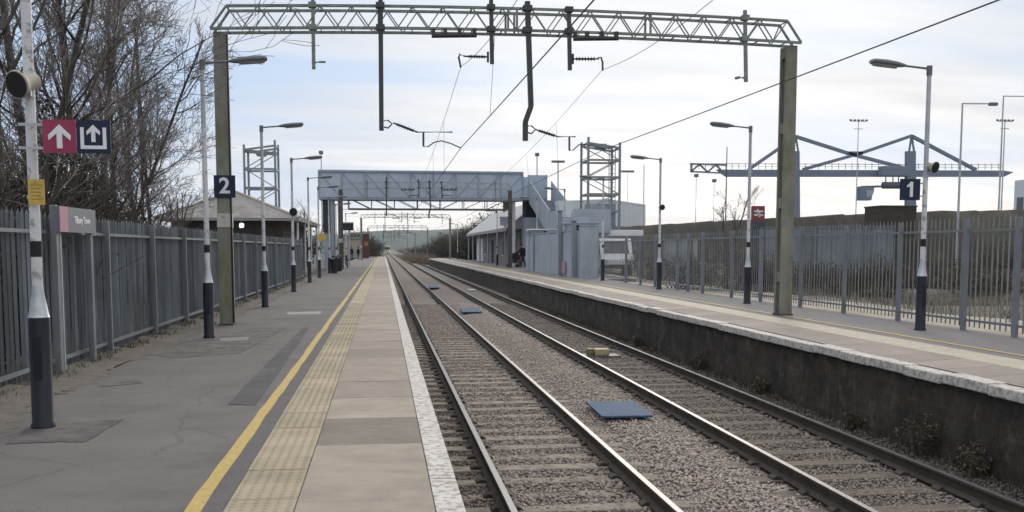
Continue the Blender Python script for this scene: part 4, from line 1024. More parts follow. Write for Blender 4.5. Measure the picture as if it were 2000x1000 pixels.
# ------------------------------------------------------------------ port crane
YC = 300
def cp(px, py, dy=0): return atY(px, py, YC + dy)
t = thing('port_crane', 'huge blue grey gantry crane with long girder behind the right platform', 'crane', (cp(1670, 340).x, YC, -1.0)); o0 = V((cp(1670, 340).x, YC, -1.0))
def lc(px, py, dy=0): return cp(px, py, dy) - o0
mb = MB()
for dy in (0, 7): 
    a, b, c, d = lc(1400, 331, dy), lc(1960, 333, dy), lc(1980, 336, dy), lc(1420, 345, dy)
    mb.prism([a, b, c, lc(1962, 345, dy), d], (0, 1.4, 0))
mb.build('girder', crane_m, t)
mb = MB()
for p, q in (((1348, 320), (1420, 322)), ((1348, 335), (1410, 338)), ((1350, 320), (1350, 335)), ((1350, 335), (1366, 321)), ((1366, 321), (1382, 336)), ((1382, 336), (1398, 322)), ((1398, 322), (1412, 336))):
    for dy in (0, 7): mb.bar(lc(*p, dy), lc(*q, dy), .5)
mb.build('girder_tip', crane_m, t)
mb = MB(); px = 1352
while px < 1960: mb.bar(lc(px, 331), lc(px, 319), .14); px += 13
mb.bar(lc(1350, 319.5), lc(1960, 322), .16); mb.bar(lc(1350, 324), lc(1960, 327), .1); mb.build('handrail', crane_m, t)
for px0, px1 in ((1546, 1562), (1772, 1789)):
    for dy in (-1, 8):
        m_ = MB().prism([lc(px0, 295, dy), lc(px1, 295, dy), lc(px1 + 1, 440, dy) , lc(px0 - 1, 440, dy)], (0, 1.6, 0)); m_.prism([lc(px0 - 1, 440, dy), lc(px1 + 1, 440, dy), lc(px1 + 1, 492, dy), lc(px0 - 1, 492, dy)], (0, 1.6, 0)); m_.build('leg', crane_m, t)
    c = (px0 + px1) / 2; mb = MB(); mb.bar(lc(c - 5, 297, 3), lc(c, 264, 3), .5); mb.bar(lc(c + 5, 297, 3), lc(c, 264, 3), .5); mb.build('pylon', crane_m, t)
mb = MB()
for a, b in (((1555, 267), (1658, 300)), ((1658, 300), (1766, 328)), ((1781, 265), (1682, 299)), ((1682, 299), (1568, 331)), ((1781, 266), (1906, 332)), ((1553, 268), (1462, 331)), ((1656, 299), (1684, 299))): mb.bar(lc(*a, 3), lc(*b, 3), 1.0)
mb.build('stay', crane_m, t)
MB().cbox(lc(1745, 330, -2).x, -2, lc(1745, 345, -2).z, 9.0, 3, 3.2, .3).build('trolley', crane_m, t)
mb = MB()
for px in (1730, 1744, 1755): mb.bar(lc(px, 345, -2), lc(px, 358, -2), .25)
mb.tube(lc(1724, 362, -2), lc(1760, 362, -2), 1.1, 1.1, 10); mb.bar(lc(1682, 365, -2), lc(1724, 364, -2), .6); mb.build('hoist', M('hoist_dark', (.08, .09, .12), .7), t)
cb = MB().prism([lc(1681, 364, -3), lc(1708, 366, -3), lc(1702, 391, -3), lc(1681, 391, -3)], (0, 3, 0)).build('driver_cab', crane_m, t)
MB().prism([lc(1692, 371, -3.1), lc(1708, 372, -3.1), lc(1703, 384, -3.1), lc(1693, 386, -3.1)], (0, .08, 0)).build('cab_window', lens_m, cb)

# ------------------------------------------------------------------ small things on the track
def cover(px, py, w, d, label):
    q = atZ(px, py, -.93); t = thing('cover_board', label, 'board', (q.x, q.y, bal(q.x, q.y)), R(-2), group='blue boards between the tracks'); h = -.93 - bal(q.x, q.y)
    MB().cbox(0, 0, h - .03, w, d, .03, .005).build('board', blue_m, t)
    for s in (-1, 1): MB().cbox(s * w * .33, 0, 0, .08, d * .8, h - .03).build('support', dsteel, t)
    MB().box(w * .05, w * .12, -d * .5 - .008, -d * .5, h - .07, h - .004).build('clip', dsteel, t)
cover(1207, 797, .76, 1.40, 'large blue board on the ballast between the two tracks')
cover(919, 605, .76, 2.6, 'smaller blue board farther along between the tracks')
cover(846, 560, .8, 3.0, 'farthest blue grey board between the tracks')
q = atZ(1170, 690, -.99); t = thing('track_magnet', 'cream and pink box on a dark base between the far rails', 'track magnet', (q.x, q.y, -1.06), R(2))
MB().cbox(0, 0, 0, .95, .55, .03, .005).build('base_board', dsteel, t); MB().cbox(.05, 0, .03, .34, .30, .15, .02).build('housing', aws_m, t); MB().cbox(-.2, .1, .03, .14, .26, .15, .02).build('junction_box', M('olive_box', (.24, .21, .12), .7, var=.3), t)
q = atZ(921, 566, -1.03); tag(MB().cbox(0, 0, 0, .5, .5, .06, .02).build('white_box', white_m), 'small white box lying between the far rails', 'box').location = (q.x, q.y, -1.06)

# ------------------------------------------------------------------ platform furniture far along
def monitor(px, py, Y, w, h, label, face, zb, side):
    p = atY(px, py, Y); t = thing('departure_screen', label, 'screen', (p.x, Y, zb)); z = p.z - zb
    b = MB().cbox(0, 0, z - h / 2, w, .35, h, .03).build('housing', white_m if face is lilac_m else dark_m, t)
    MB().box(-w * .44, w * .44, -.19, -.176, z - h * .4, z + h * .4).build('display', face, b)
    MB().cbox(0, 0, z + h / 2 + .002, w * 1.1, .5, .10, .02).build('hood', white_m, t)
    MB().cbox(side * w * .3, .05, 0, .12, .12, z - h / 2).build('post', galv, t)
monitor(679, 443, 84, .95, .58, 'dark departure screen under a white hood on the left platform', glass_m, 0, .4)
monitor(987, 433, 80, .9, .62, 'pale display screen on a post before the slate roofed building', lilac_m, .1, -.1)
q = atY(628, 463, lpos[5].y - .1); t = thing('diamond_sign', 'yellow diamond warning sign on a left platform lamp post', 'sign', (q.x, lpos[5].y - .1, q.z))
MB().prism([(-.26, 0, 0), (0, 0, -.26), (.26, 0, 0), (0, 0, .26)], (0, .012, 0)).build('panel', signyellow, t); MB().box(-.2, .2, .013, .03, -.02, .02).build('bracket', galv, t)
for x, y, lb in ((-2.95, 61.5, 'dark litter bin by the fence, nearest of the bins on the left platform'), (-2.9, 67, 'dark litter bin standing just before the red bench')):
    t = thing('litter_bin', lb, 'bin', (x, y, 0)); smooth_by_angle(MB().lathe([(.17, 0), (.19, .1), (.20, .85), (.21, .86)], n=16).build('drum', M('bin_dark', (.02, .022, .028), .5), t)); smooth_by_angle(MB().lathe([(.21, .95), (.19, 1.02), (.07, 1.10)], n=16).build('lid', M('bin_dark', (.02, .022, .028)), t)); MB().box(-.02, .02, -.20, -.18, .86, .95).build('lid_stay', dsteel, t)
t = thing('bench', 'dark red metal bench with backrest on the left platform', 'bench', (-2.9, 77, 0), R(0))
mb = MB()
for k in range(4): mb.box(-.2 + k * .11, -.11 + k * .11, -1, 1, .43, .46)
mb.build('seat', dred, t); mb = MB()
for k in range(3): mb.box(-.27, -.24, -1, 1, .55 + k * .13, .64 + k * .13)
mb.build('backrest', dred, t)
for y in (-.8, .8):
    for x in (-.2, .2): MB().cbox(x, y, 0, .05, .05, .43).build('leg', dsteel, t)
# platform end: railing, red cabinet, pale hut
t = thing('end_railing', 'dark red railing closing the far end of the left platform', 'railing', (-3.6, 150, 0))
for x in frange(0, 2.6, 6): MB().tube((x, 0, 0), (x, 0, 1.1), .03).build('post', dred, t)
mb = MB()
for z in (.55, 1.08): mb.tube((0, 0, z), (2.6, 0, z), .025)
mb.build('rail', dred, t)
t = thing('equipment_cabinet', 'tall dark red cabinet with an orange panel at the far platform end', 'cabinet', (-2.55, 153, 0))
MB().cbox(0, 0, 0, .95, .7, 3.6, .05).build('body', dred, t); MB().box(-.25, .3, -.37, -.352, 1.9, 2.5).build('panel', M('orange_panel', (.45, .14, .05), .6), t); MB().cbox(0, 0, 3.6, 1.1, .85, .1, .02).build('roof', dred, t)
t = thing('lineside_hut', 'pale hut with flat overhanging roof left of the red cabinet', 'hut', (-4.7, 157, 0))
MB().cbox(0, 0, .8, 2.6, 3, 2.2, .05).build('wall', M('hut_wall', (.36, .33, .28), .8, var=.15), t); MB().cbox(0, 0, 3.0, 3.1, 3.4, .2, .03).build('roof', M('hut_lid', (.33, .31, .27), .8), t); MB().cbox(0, 0, 0, 2.4, 2.8, .8).build('plinth', M('plinth_grey', (.33, .33, .34), .8, var=.15), t)
# distant train
t = thing('train', 'distant train with white and yellow front approaching on the near track', 'train', (1.918, 437, ZR))
prof = [(-1.38, .35), (1.38, .35), (1.40, 1.3), (1.36, 2.6), (1.1, 3.5), (.5, 3.75), (-.5, 3.75), (-1.1, 3.5), (-1.36, 2.6), (-1.40, 1.3)]
MB().prism([(a, .02, b) for a, b in prof], (0, 60, 0)).build('body', trainfront, t)
MB().prism([(-1.35, 0, .5), (1.35, 0, .5), (1.36, 0, 1.75), (-1.36, 0, 1.75)], (0, -.04, 0)).build('nose_panel', trainyel, t)
MB().prism([(-1.15, 0, 1.95), (1.15, 0, 1.95), (1.0, 0, 2.9), (-1.0, 0, 2.9)], (0, -.05, 0)).build('windscreen', glass_m, t)
for s in (-1, 1): MB().lathe([(.16, 0), (.14, .04)], (s * .95, -.04, 1.15), (0, -1, 0), 12).build('headlight', emis('train_lamp', (1, .97, .85), 1.5), t)
for s in (-1, 1):
    for yy in (3, 9): MB().lathe([(.45, -.07), (.45, .07)], (s * .75, yy, .45), (1, 0, 0), 16).build('wheel', dsteel, t)

# ------------------------------------------------------------------ people
def person(x, y, z, rz, h, label, walk=.0, lean=0.0, reach=0.0):
    t = thing('person', label, 'person', (x, y, z), rz, group='people on the platforms'); s = h / 1.75
    verts, edges, rad = [], [], []
    def v(p, r): verts.append(tuple(c * s for c in p)); rad.append((r * s, r * s)); return len(verts) - 1
    def e(a, b): edges.append((a, b))
    L = lambda z_: lean * max(0, z_ - .9)
    pel = v((0, 0, .95), .15); wa = v((0, -L(1.1), 1.10), .135); ch = v((0, -L(1.32), 1.32), .165); nk = v((0, -L(1.5) - .01, 1.49), .06); hd0 = v((0, -L(1.58) - .015, 1.58), .075); hd1 = v((0, -L(1.68) - .02, 1.67), .095)
    for a, b in ((pel, wa), (wa, ch), (ch, nk), (nk, hd0), (hd0, hd1)): e(a, b)
    for sd in (-1, 1):
        st = walk * sd
        hp = v((sd * .095, 0, .88), .11); kn = v((sd * .10, -st * .5 - .03, .50), .072); an = v((sd * .10, -st + .02, .10), .048); toe = v((sd * .12, -st - .14, .05), .04)
        for a, b in ((pel, hp), (hp, kn), (kn, an), (an, toe)): e(a, b)
        sh = v((sd * .19, -L(1.42), 1.42), .07); el = v((sd * .245, -L(1.15) + .03 + st * .3 - reach * .2, 1.15), .05); wr = v((sd * .24, -L(.92) - .08 + st * .5 - reach * .42, .92 + reach * .08), .036); hn = v((sd * .24, -L(.85) - .11 + st * .5 - reach * .5, .84 + reach * .1), .04)
        for a, b in ((ch, sh), (sh, el), (el, wr), (wr, hn)): e(a, b)
    me = bpy.data.meshes.new('body'); me.from_pydata(verts, edges, [])
    o = bpy.data.objects.new('body', me); C.objects.link(o)
    o.modifiers.new('skin', 'SKIN'); sub = o.modifiers.new('sub', 'SUBSURF'); sub.levels = 2; sub.render_levels = 2
    for i, sv in enumerate(me.skin_vertices[0].data): sv.radius = rad[i]; sv.use_root = (i == 0)
    dg = bpy.context.evaluated_depsgraph_get(); m2 = bpy.data.meshes.new_from_object(o.evaluated_get(dg)); bpy.data.objects.remove(o)
    m2.materials.clear()
    for mm in (cloth_d, cloth_b, skin_m): m2.materials.append(mm)
    for p in m2.polygons:
        c = p.center / s; p.use_smooth = True
        p.material_index = 2 if (c.z > 1.5 or (abs(c.x) > .2 and c.z < .9 + reach * .1 and c.z > .7)) else (1 if c.z < .9 else 0)
    o = bpy.data.objects.new('body', m2); C.objects.link(o); o.parent = t
    hb = MB(); hp = V((0, -lean * .78 + .012, 1.70)) * s
    hb.lathe([(.02, .115), (.07, .095), (.102, .05), (.108, 0), (.100, -.06), (.08, -.11)], hp, (0, .25, 1), 14)
    hb.v = [(a * 1, b, c) for a, b, c in hb.v]
    smooth_by_angle(hb.build('hair', hair_m, t), 70)
    jk = MB().lathe([(.17 * s, .82 * s), (.205 * s, .92 * s), (.21 * s, 1.15 * s), (.225 * s, 1.32 * s), (.15 * s, 1.44 * s)], (0, -L(1.1) * s, 0), (0, 0, 1), 14)
    smooth_by_angle(jk.build('jacket', cloth_d, t), 70)
    return t
q = atZ(1022, 522, .10); person(q.x, q.y, .10, R(-78), 1.74, 'person in black jacket leaning forward over a pushchair on the right platform', .22, .22, .9)
qp = atZ(1010, 521, .10)
t = thing('pushchair', 'dark pushchair held by the person in black on the right platform', 'pushchair', (q.x - .78, q.y + .12, .10), R(-84))
mb = MB(); mb.prism([(-.24, -.25, .35), (-.24, .25, .35), (-.24, .38, .95), (-.24, .30, .98), (-.24, .12, .5), (-.24, -.25, .45)], (.48, 0, 0)); mb.build('seat', cloth_d, t)
mb = MB().lathe([(.30, -.25), (.31, 0), (.30, .25)], (0, .2, .78), (1, 0, 0), 12); mb.build('hood', cloth_b, t)
mb = MB()
for x in (-.24, .24): mb.tube((x, -.32, .1), (x, .42, .98), .014); mb.tube((x, .34, .1), (x, -.12, .5), .014)
mb.tube((-.24, .42, .98), (.24, .42, .98), .016); mb.build('frame', dsteel, t)
for x in (-.26, .26):
    for y in (-.32, .34): MB().lathe([(.09, -.02), (.1, 0), (.09, .02)], (x, y, .10), (1, 0, 0), 14).build('wheel', tyre_m, t)
q = atZ(687, 506, 0); person(q.x, q.y, 0, R(20), 1.75, 'person in dark clothes standing on the left platform, nearer the fence', .05)
q = atZ(700, 508.5, 0); person(q.x, q.y, 0, R(-60), 1.72, 'person in dark clothes standing on the left platform, nearer the yellow line', .08)

# ------------------------------------------------------------------ trees and shrubs
class Twigs:
    def __init__(s): s.mb = MB()
def grow(tr, cr, p, d, L, r, lvl, rng, maxl, upb, spread, kids_, droop=0.0, reach=1.0):
    n = 5 if lvl < 2 else 3
    seg = L / n; pts = [p.copy()]; rr = [r]; dd = d.copy(); out = []
    for i in range(n):
        j = .085 if lvl == 0 else .24
        dd = (dd + V((rng.gauss(0, j), rng.gauss(0, j), rng.gauss(0, j * .6) + upb - droop * (lvl > 1)))).normalized()
        p = p + dd * seg; pts.append(p.copy()); rr.append(max(.0048, r * (1 - (i + 1) / n * (.55 if lvl == 0 else .72)))); out.append((p.copy(), dd.copy(), rr[-1], (i + 1) / n))
    mb = tr if lvl < 2 else cr
    mb.path(pts, rr, 7 if lvl == 0 else (5 if lvl == 1 else 3))
    if lvl >= maxl: return
    k = kids_[lvl]
    for c in range(k):
        u = rng.uniform(.22 if lvl else .18, 1.0); idx = min(n - 1, int(u * n)); bp, bd, br, bu = out[idx]; bp = pts[idx].lerp(pts[idx + 1], u * n - idx)
        a, b = basis(bd); th = rng.uniform(0, 6.283); sp = rng.uniform(spread * .6, spread * 1.25)
        nd_ = (bd * math.cos(sp) + (a * math.cos(th) + b * math.sin(th)) * math.sin(sp)).normalized()
        grow(tr, cr, bp, nd_, L * (rng.uniform(.22, .36) * (1.25 - .6 * u) * reach if lvl == 0 else rng.uniform(.38, .62)), max(.0055, br * rng.uniform(.45, .68)), lvl + 1, rng, maxl, upb, spread, kids_, droop, reach)
def leaves(rng, pts, n, size, spreadr):
    mb = MB()
    for i in range(n):
        c = V(rng.choice(pts)); q = V((rng.gauss(0, 1), rng.gauss(0, 1), rng.gauss(0, 1)));
        if q.length: q = q.normalized() * spreadr * rng.random() ** .5
        c = c + q; a = V((rng.gauss(0, 1), rng.gauss(0, 1), rng.gauss(0, 1))).normalized(); b = basis(a)[0]; s = size * rng.uniform(.6, 1.3)
        mb.add([c - a * s, c + b * s * .6, c + a * s, c - b * s * .6], [(0, 1, 2, 3)])
    return mb
def bare_tree(x, y, z, h, seed, label, stems=1, r=.12, kids_=(9, 7, 6, 4), maxl=4, spread=.55, upb=.07, ivy=0, group='bare trees behind the left fence', name='bare_tree', tm=None, reach=1.0):
    rng = random.Random(seed); t = thing(name, label, 'tree', (x, y, z), group=group); tr, cr = MB(), MB()
    for s in range(stems):
        d = V((rng.gauss(0, .06 if stems == 1 else .13), rng.gauss(0, .1 if stems == 1 else .16), 1)).normalized()
        grow(tr, cr, V((rng.uniform(-.15, .15) * (stems > 1), rng.uniform(-.15, .15) * (stems > 1), 0)), d, h * rng.uniform(.8, 1), r * rng.uniform(.7, 1), 0, rng, maxl, upb, spread, kids_, 0.0, reach)
    tr.build('trunk', bark, t, smooth=True, fix=False); cr.build('crown', tm or twig_m, t, fix=False)
    if ivy:
        pts = []
        for i in range(60):
            zz = h * .05 + (h * ivy) * i / 60; pts.append((rng.gauss(0, .16), rng.gauss(0, .16), zz))
        leaves(rng, pts, 4200, .035, .26).build('ivy', ivy_m, t, fix=False)
    return t
TL = [(-45, 14.5, 'bare tree with dark trunk cut by the left picture edge', .08, 0, 8.5, 2), (25, 17, 'bare tree rising just left of the nearest lamp post', .075, .22, 9.5, 2), (92, 20, 'thick trunked bare tree behind the crimson arrow panel', .11, .4, 10, 1),
      (165, 23, 'ivy clad bare tree directly behind the navy arrow panel', .11, .4, 10, 1), (203, 26, 'slender bare tree just right of the arrow sign', .075, 0, 9.5, 3), (238, 29, 'multi stemmed bare tree in the middle of the row', .075, 0, 9.5, 3), (272, 33, 'upright bare tree at the right end of the row', .075, 0, 9.0, 4)]
for i, (px, Y, lb, r, iv, h, st) in enumerate(TL):
    p = atY(px, 470, Y); narrow = 1.0 if i < 4 else (.82, .74, .62)[i - 4]
    bare_tree(p.x, Y, -.2, h, 64 + i, lb, stems=st, r=r, ivy=iv, kids_=(20, 7, 4, 3) if st == 1 else ((13, 6, 4, 3) if st == 2 else (16, 7, 4, 3)), spread=.64, upb=.06, reach=narrow)
q = atY(352, 470, 37); bare_tree(q.x, 37, -.2, 4.2, 77, 'low bare bush between the row of trees and the tiled roof', stems=4, r=.05, kids_=(6, 5, 4), maxl=3, spread=.55)
def bush(x, y, z, h, w, seed, label, n=90, leaf=900, lm=None, sm=None, ls=.06, group='scrub bushes', name='scrub_bush', cat='bush'):
    rng = random.Random(seed); t = thing(name, label, cat, (x, y, z), group=group); mb = MB(); tips = []
    for i in range(n):
        a = rng.uniform(0, 6.283); rad = w * .5 * rng.random() ** .6; b = V((math.cos(a) * rad * .35, math.sin(a) * rad * .35, 0)); e = V((math.cos(a) * rad, math.sin(a) * rad, h * rng.uniform(.55, 1.0) * (1 - .35 * (rad / (w * .5)) ** 2)))
        m = b.lerp(e, .5) + V((rng.gauss(0, .06 * h), rng.gauss(0, .06 * h), h * .08)); r0 = max(.006, .004 * h * rng.uniform(.7, 1.5))
        mb.path([b, m, e], [r0, r0 * .7, r0 * .35], 3); tips += [m.lerp(e, k) for k in (.1, .4, .7, 1)] + [b.lerp(m, .6)]
        for k in range(4):
            p0 = m.lerp(e, rng.random()); mb.tube(p0, p0 + V((rng.gauss(0, .12), rng.gauss(0, .12), rng.uniform(.02, .22))) * h * .8, r0 * .5, r0 * .25, 3, False)
    mb.build('stems', sm or twig_d, t, fix=False)
    if leaf: leaves(rng, tips, leaf, ls, h * .13).build('foliage', lm or scrub_m, t, fix=False)
    return t
# undergrowth behind the left fence
for i, (px, Y, h, w) in enumerate(((-40, 14, 3.3, 4.2), (60, 18, 3.7, 4.6), (150, 21, 3.8, 4.4), (215, 25, 3.4, 4.2), (290, 31, 3.0, 3.8))):
    p = atY(px, 480, Y); bush(p.x - .6, Y, -.2, h, w, 300 + i, ['dark bramble bush at the left picture edge', 'dark bramble bush behind the nearest lamp post', 'dark bramble bush behind the station name board', 'brown undergrowth behind the fence right of the name board', 'low brown undergrowth by the last bare tree'][i], n=420, leaf=4200 if i < 3 else 1800, lm=scrub_d, ls=.035, group='undergrowth behind the left fence')
# left, between roof and bridge
q = atY(598, 440, 92); bare_tree(q.x, 92, -.5, 5.6, 91, 'round bare tree between the tiled roof and the footbridge', stems=5, r=.09, kids_=(8, 6, 4), maxl=3, spread=.5, group='far bare trees')
bush(atY(585, 440, 88).x, 88, -.4, 4.0, 3.6, 92, 'dark evergreen bush at the foot of the round bare tree', leaf=2600, lm=scrub_d, ls=.11)
# right scrub
SC = [(1335, 36, 1.4, 3.0), (1425, 35, 2.1, 3.6), (1470, 40, 1.7, 3.2), (1520, 36, 1.2, 2.8), (1650, 33, 1.2, 3.4), (1720, 31, 1.5, 3.4), (1965, 33, 1.9, 4.4), (1275, 46, 1.7, 3.0), (1860, 36, 1.4, 4.2), (1790, 35, 1.3, 3.6), (1915, 30, 1.1, 3.4), (1580, 37, 1.3, 3.4)]
SL = ['brown bush left of the bare tree behind the palisade', 'tall brown bush at the foot of the lone bare tree', 'brown bush behind the second right lamp post', 'low bush behind the right concrete column', 'low brown bush in front of the corrugated fence left half', 'dark bush in front of the corrugated fence right half', 'wide dark bush towards the right picture edge', 'brown bush beside the parked van', 'low bush at the foot of the bank right of the number 1 lamp post', 'low bush directly behind the number 1 lamp post', 'low bush left of the wide dark bush by the right picture edge', 'brown bush just right of the tall concrete column']
for i, (px, Y, h, w) in enumerate(SC):
    p = atY(px, 500, Y); bush(p.x, Y, -.1, h, w, 500 + i, SL[i], n=150, leaf=2600, lm=scrub_d if i % 3 == 0 else scrub_m, ls=.035, group='scrub bushes behind the right fence')
q = atY(1424, 500, 52); bare_tree(q.x, 52, -.2, 4.6, 61, 'lone small bare tree on the skyline behind the right palisade', stems=3, r=.07, kids_=(8, 6, 5), maxl=3, spread=.6, group='far bare trees')
# vegetation along the line beyond the right platform
VG = [(905, 150, 6.2, 8), (880, 170, 6.4, 9), (862, 195, 5.4, 9), (925, 128, 6.5, 7), (960, 125, 7.5, 8), (995, 126, 7.2, 8), (846, 230, 4.5, 9), (822, 290, 3.4, 11), (800, 360, 3.0, 13), (975, 150, 9, 9)]
VL = ['brown thicket just beyond the end of the right platform', 'tall brown thicket beyond the right platform ramp', 'brown thicket in the middle of the lineside row', 'brown thicket behind the far end of the slate roofed building', 'tall bare thicket behind the slate roof chimney', 'tall bare thicket behind the slate roof near the pier', 'low brown thicket beside the far curve of the line', 'low brown thicket near the distant train', 'farthest low thicket right of the distant train', 'highest bare thicket showing above the slate roof']
for i, (px, Y, h, w) in enumerate(VG):
    p = atY(px, 480, Y); bush(p.x + 1.0, Y, -.9, h, w, 700 + i, VL[i], n=240, leaf=1500, lm=scrub_m, ls=.16, group='thickets along the line', name='thicket')
for i, (px, Y) in enumerate(((812, 175), (832, 160), (795, 215))):
    p = atY(px, 494, Y); bush(p.x, Y, -1.1, 2.0, 5.5, 800 + i, ['tan dry reeds in the middle of the reed patches beside the far track', 'tan dry reeds next to the end of the right platform', 'tan dry reeds farthest along the far track'][i], n=420, leaf=0, sm=reed_m, group='dry reeds', name='reed_clump', cat='reeds')
for i, (px, Y, h) in enumerate(((728, 210, 6), (700, 190, 6.5), (741, 300, 5), (715, 260, 6))):
    p = atY(px, 480, Y); bush(p.x - 1, Y, -1, h, 7, 840 + i, ['green brown thicket behind the red cabinet', 'green brown thicket behind the pale hut', 'far thicket left of the distant train', 'thicket between the pale hut and the distant train'][i], n=200, leaf=1800, lm=scrub_m, ls=.16, group='thickets left of the line', name='thicket')
# dry grass on the waste ground and weeds along the foot of the platform wall
def tufts(name, n, fx, label, mat, hmin, hmax, seed):
    rng = random.Random(seed); mb = MB()
    for i in range(n):
        x, y, z = fx(rng); a = rng.uniform(0, 6.28); hh = rng.uniform(hmin, hmax); w = .008 + .006 * rng.random(); lx, ly = rng.gauss(0, .3) * hh, rng.gauss(0, .3) * hh; ca, sa = math.cos(a) * w, math.sin(a) * w
        mb.add([(x - ca, y - sa, z), (x + ca, y + sa, z), (x + lx * .5 + ca * .7, y + ly * .5 + sa * .7, z + hh * .6), (x + lx * .5 - ca * .7, y + ly * .5 - sa * .7, z + hh * .6), (x + lx, y + ly, z + hh)], [(0, 1, 2, 3), (3, 2, 4)])
    o = mb.build(name, mat, fix=False); return tag(o, label, 'grass', kind='stuff')
def gx(r):
    x = 12.6 + 18 * r.random() ** .9; return x, 10 + 42 * r.random() ** 1.3, -.14
tufts('dry_grass', 22000, gx, 'dry brown grass on the waste ground behind the right fence', grass_m, .06, .42, 5)
def wx(r): return XR_ + .04 - abs(r.gauss(0, .14)), 7 + 45 * r.random() ** 1.2, -1.09
tufts('wall_weeds', 2600, wx, 'dry weeds along the foot of the right platform wall', M('weed', (.085, .074, .052), .95, var=.4, scale=3, col2=(.04, .038, .026)), .04, .20, 6)
for i, (px, py, h) in enumerate(((1838, 890, .62), (1700, 838, .34), (1412, 722, .5), (1540, 768, .4), (1905, 930, .45), (1300, 676, .35))):
    q = atZ(px, py, -1.05); bush(XR_ - .06, q.y, -1.08, h, h * 1.1, 900 + i, ['largest dead weed against the right platform wall', 'small dead weed on the ballast near the largest one', 'dead weed midway along the right platform wall', 'thin dead weed between the two larger ones at the wall', 'dead weed at the wall nearest the right picture edge', 'farthest dead weed at the foot of the right platform wall'][i], n=34, leaf=230, lm=M('dead_weed', (.16, .125, .075), .95, var=.5, scale=6, col2=(.07, .06, .035)), ls=.026, group='dead weeds at the wall foot', name='dead_weed', cat='weed')
def lx(r): return -3.83 + abs(r.gauss(0, .10)), 4 + 44 * r.random(), .03
tufts('verge_grass', 2600, lx, 'thin dead grass along the foot of the left fence', grass_m, .02, .10, 9)

# ------------------------------------------------------------------ far hills
mb = MB(); r = random.Random(2); xs = [-2600 + 52 * i for i in range(110)]
def hz(x): return 34 + 9 * math.sin(x * .0031 + 1) + 5 * math.sin(x * .0087) + 2.2 * math.sin(x * .023 + 2) + r.uniform(-1.2, 1.2)
tops = [hz(x) for x in xs]; vs = []
for x, h in zip(xs, tops): vs += [(x, 2100, -2), (x, 2250, h * .6), (x, 2400, h), (x, 2900, h * .8), (x, 3300, -2)]
struct(mb.add(vs, [(i * 5 + k, (i + 1) * 5 + k, (i + 1) * 5 + k + 1, i * 5 + k + 1) for i in range(len(xs) - 1) for k in range(4)]).build('hills', hill_m, smooth=True))

# ------------------------------------------------------------------ sky and light
az, el = R(17.0), R(16)
w = bpy.data.worlds.new('World'); sc.world = w; w.use_nodes = True; nt = w.node_tree
bg = nt.nodes['Background']; bg.inputs['Strength'].default_value = .10
sky = nd(nt, 'ShaderNodeTexSky', sky_type='NISHITA'); sky.sun_disc = False; sky.sun_elevation = el; sky.sun_rotation = az; sky.air_density = 1.0; sky.dust_density = 1.5
tc = nd(nt, 'ShaderNodeTexCoord'); sp = nd(nt, 'ShaderNodeSeparateXYZ'); nt.links.new(tc.outputs['Generated'], sp.inputs[0])
def mth(op, a, b=None, clamp=False):
    n = nd(nt, 'ShaderNodeMath', operation=op); n.use_clamp = clamp
    for i, v_ in enumerate((a, b)):
        if v_ is None: continue
        if isinstance(v_, (int, float)): n.inputs[i].default_value = v_
        else: nt.links.new(v_, n.inputs[i])
    return n.outputs[0]
zc = mth('MAXIMUM', sp.outputs[2], 0.0); zz = mth('ADD', zc, .16)
cb = nd(nt, 'ShaderNodeCombineXYZ'); nt.links.new(mth('DIVIDE', sp.outputs[0], zz), cb.inputs[0]); nt.links.new(mth('DIVIDE', sp.outputs[1], zz), cb.inputs[1])
mp = nd(nt, 'ShaderNodeMapping'); mp.inputs['Scale'].default_value = (.55, 1.5, 1); mp.inputs['Rotation'].default_value = (0, 0, R(14)); mp.inputs['Location'].default_value = (.35, .2, 0); nt.links.new(cb.outputs[0], mp.inputs['Vector'])
n1_ = nd(nt, 'ShaderNodeTexNoise'); n1_.inputs['Scale'].default_value = 1.0; n1_.inputs['Detail'].default_value = 7; n1_.inputs['Roughness'].default_value = .56; n1_.inputs['Distortion'].default_value = .5; nt.links.new(mp.outputs[0], n1_.inputs['Vector'])
n2_ = nd(nt, 'ShaderNodeTexNoise'); n2_.inputs['Scale'].default_value = 2.6; n2_.inputs['Detail'].default_value = 6; nt.links.new(mp.outputs[0], n2_.inputs['Vector'])
# closeness to the hidden sun: the cloud deck glows round it
dv = nd(nt, 'ShaderNodeVectorMath', operation='DOT_PRODUCT'); nt.links.new(tc.outputs['Generated'], dv.inputs[0]); dv.inputs[1].default_value = (math.sin(az) * math.cos(el), math.cos(az) * math.cos(el), math.sin(el))
glow = mth('POWER', mth('MAXIMUM', dv.outputs['Value'], 0.0), 14.0)
cov = nd(nt, 'ShaderNodeMapRange'); cov.inputs['From Min'].default_value = .36; cov.inputs['From Max'].default_value = .62; sdv = nd(nt, 'ShaderNodeVectorMath', operation='DOT_PRODUCT'); nt.links.new(tc.outputs['Generated'], sdv.inputs[0]); sdv.inputs[1].default_value = (-math.cos(az), math.sin(az), 0)
side = mth('MULTIPLY', mth('MAXIMUM', mth('ADD', sdv.outputs['Value'], .05), 0.0), .26)
nt.links.new(mth('SUBTRACT', mth('ADD', n1_.outputs['Fac'], mth('MULTIPLY', glow, .10)), side), cov.inputs['Value'])
hor = mth('POWER', mth('SUBTRACT', 1.0, zc, True), 11.0)
covm = mth('ADD', mth('ADD', mth('MULTIPLY', cov.outputs[0], .92), mth('MULTIPLY', mth('POWER', mth('SUBTRACT', 1.0, zc, True), 18.0), .55)), mth('MULTIPLY', mth('SUBTRACT', zc, .26, True), 4.0, True), True)
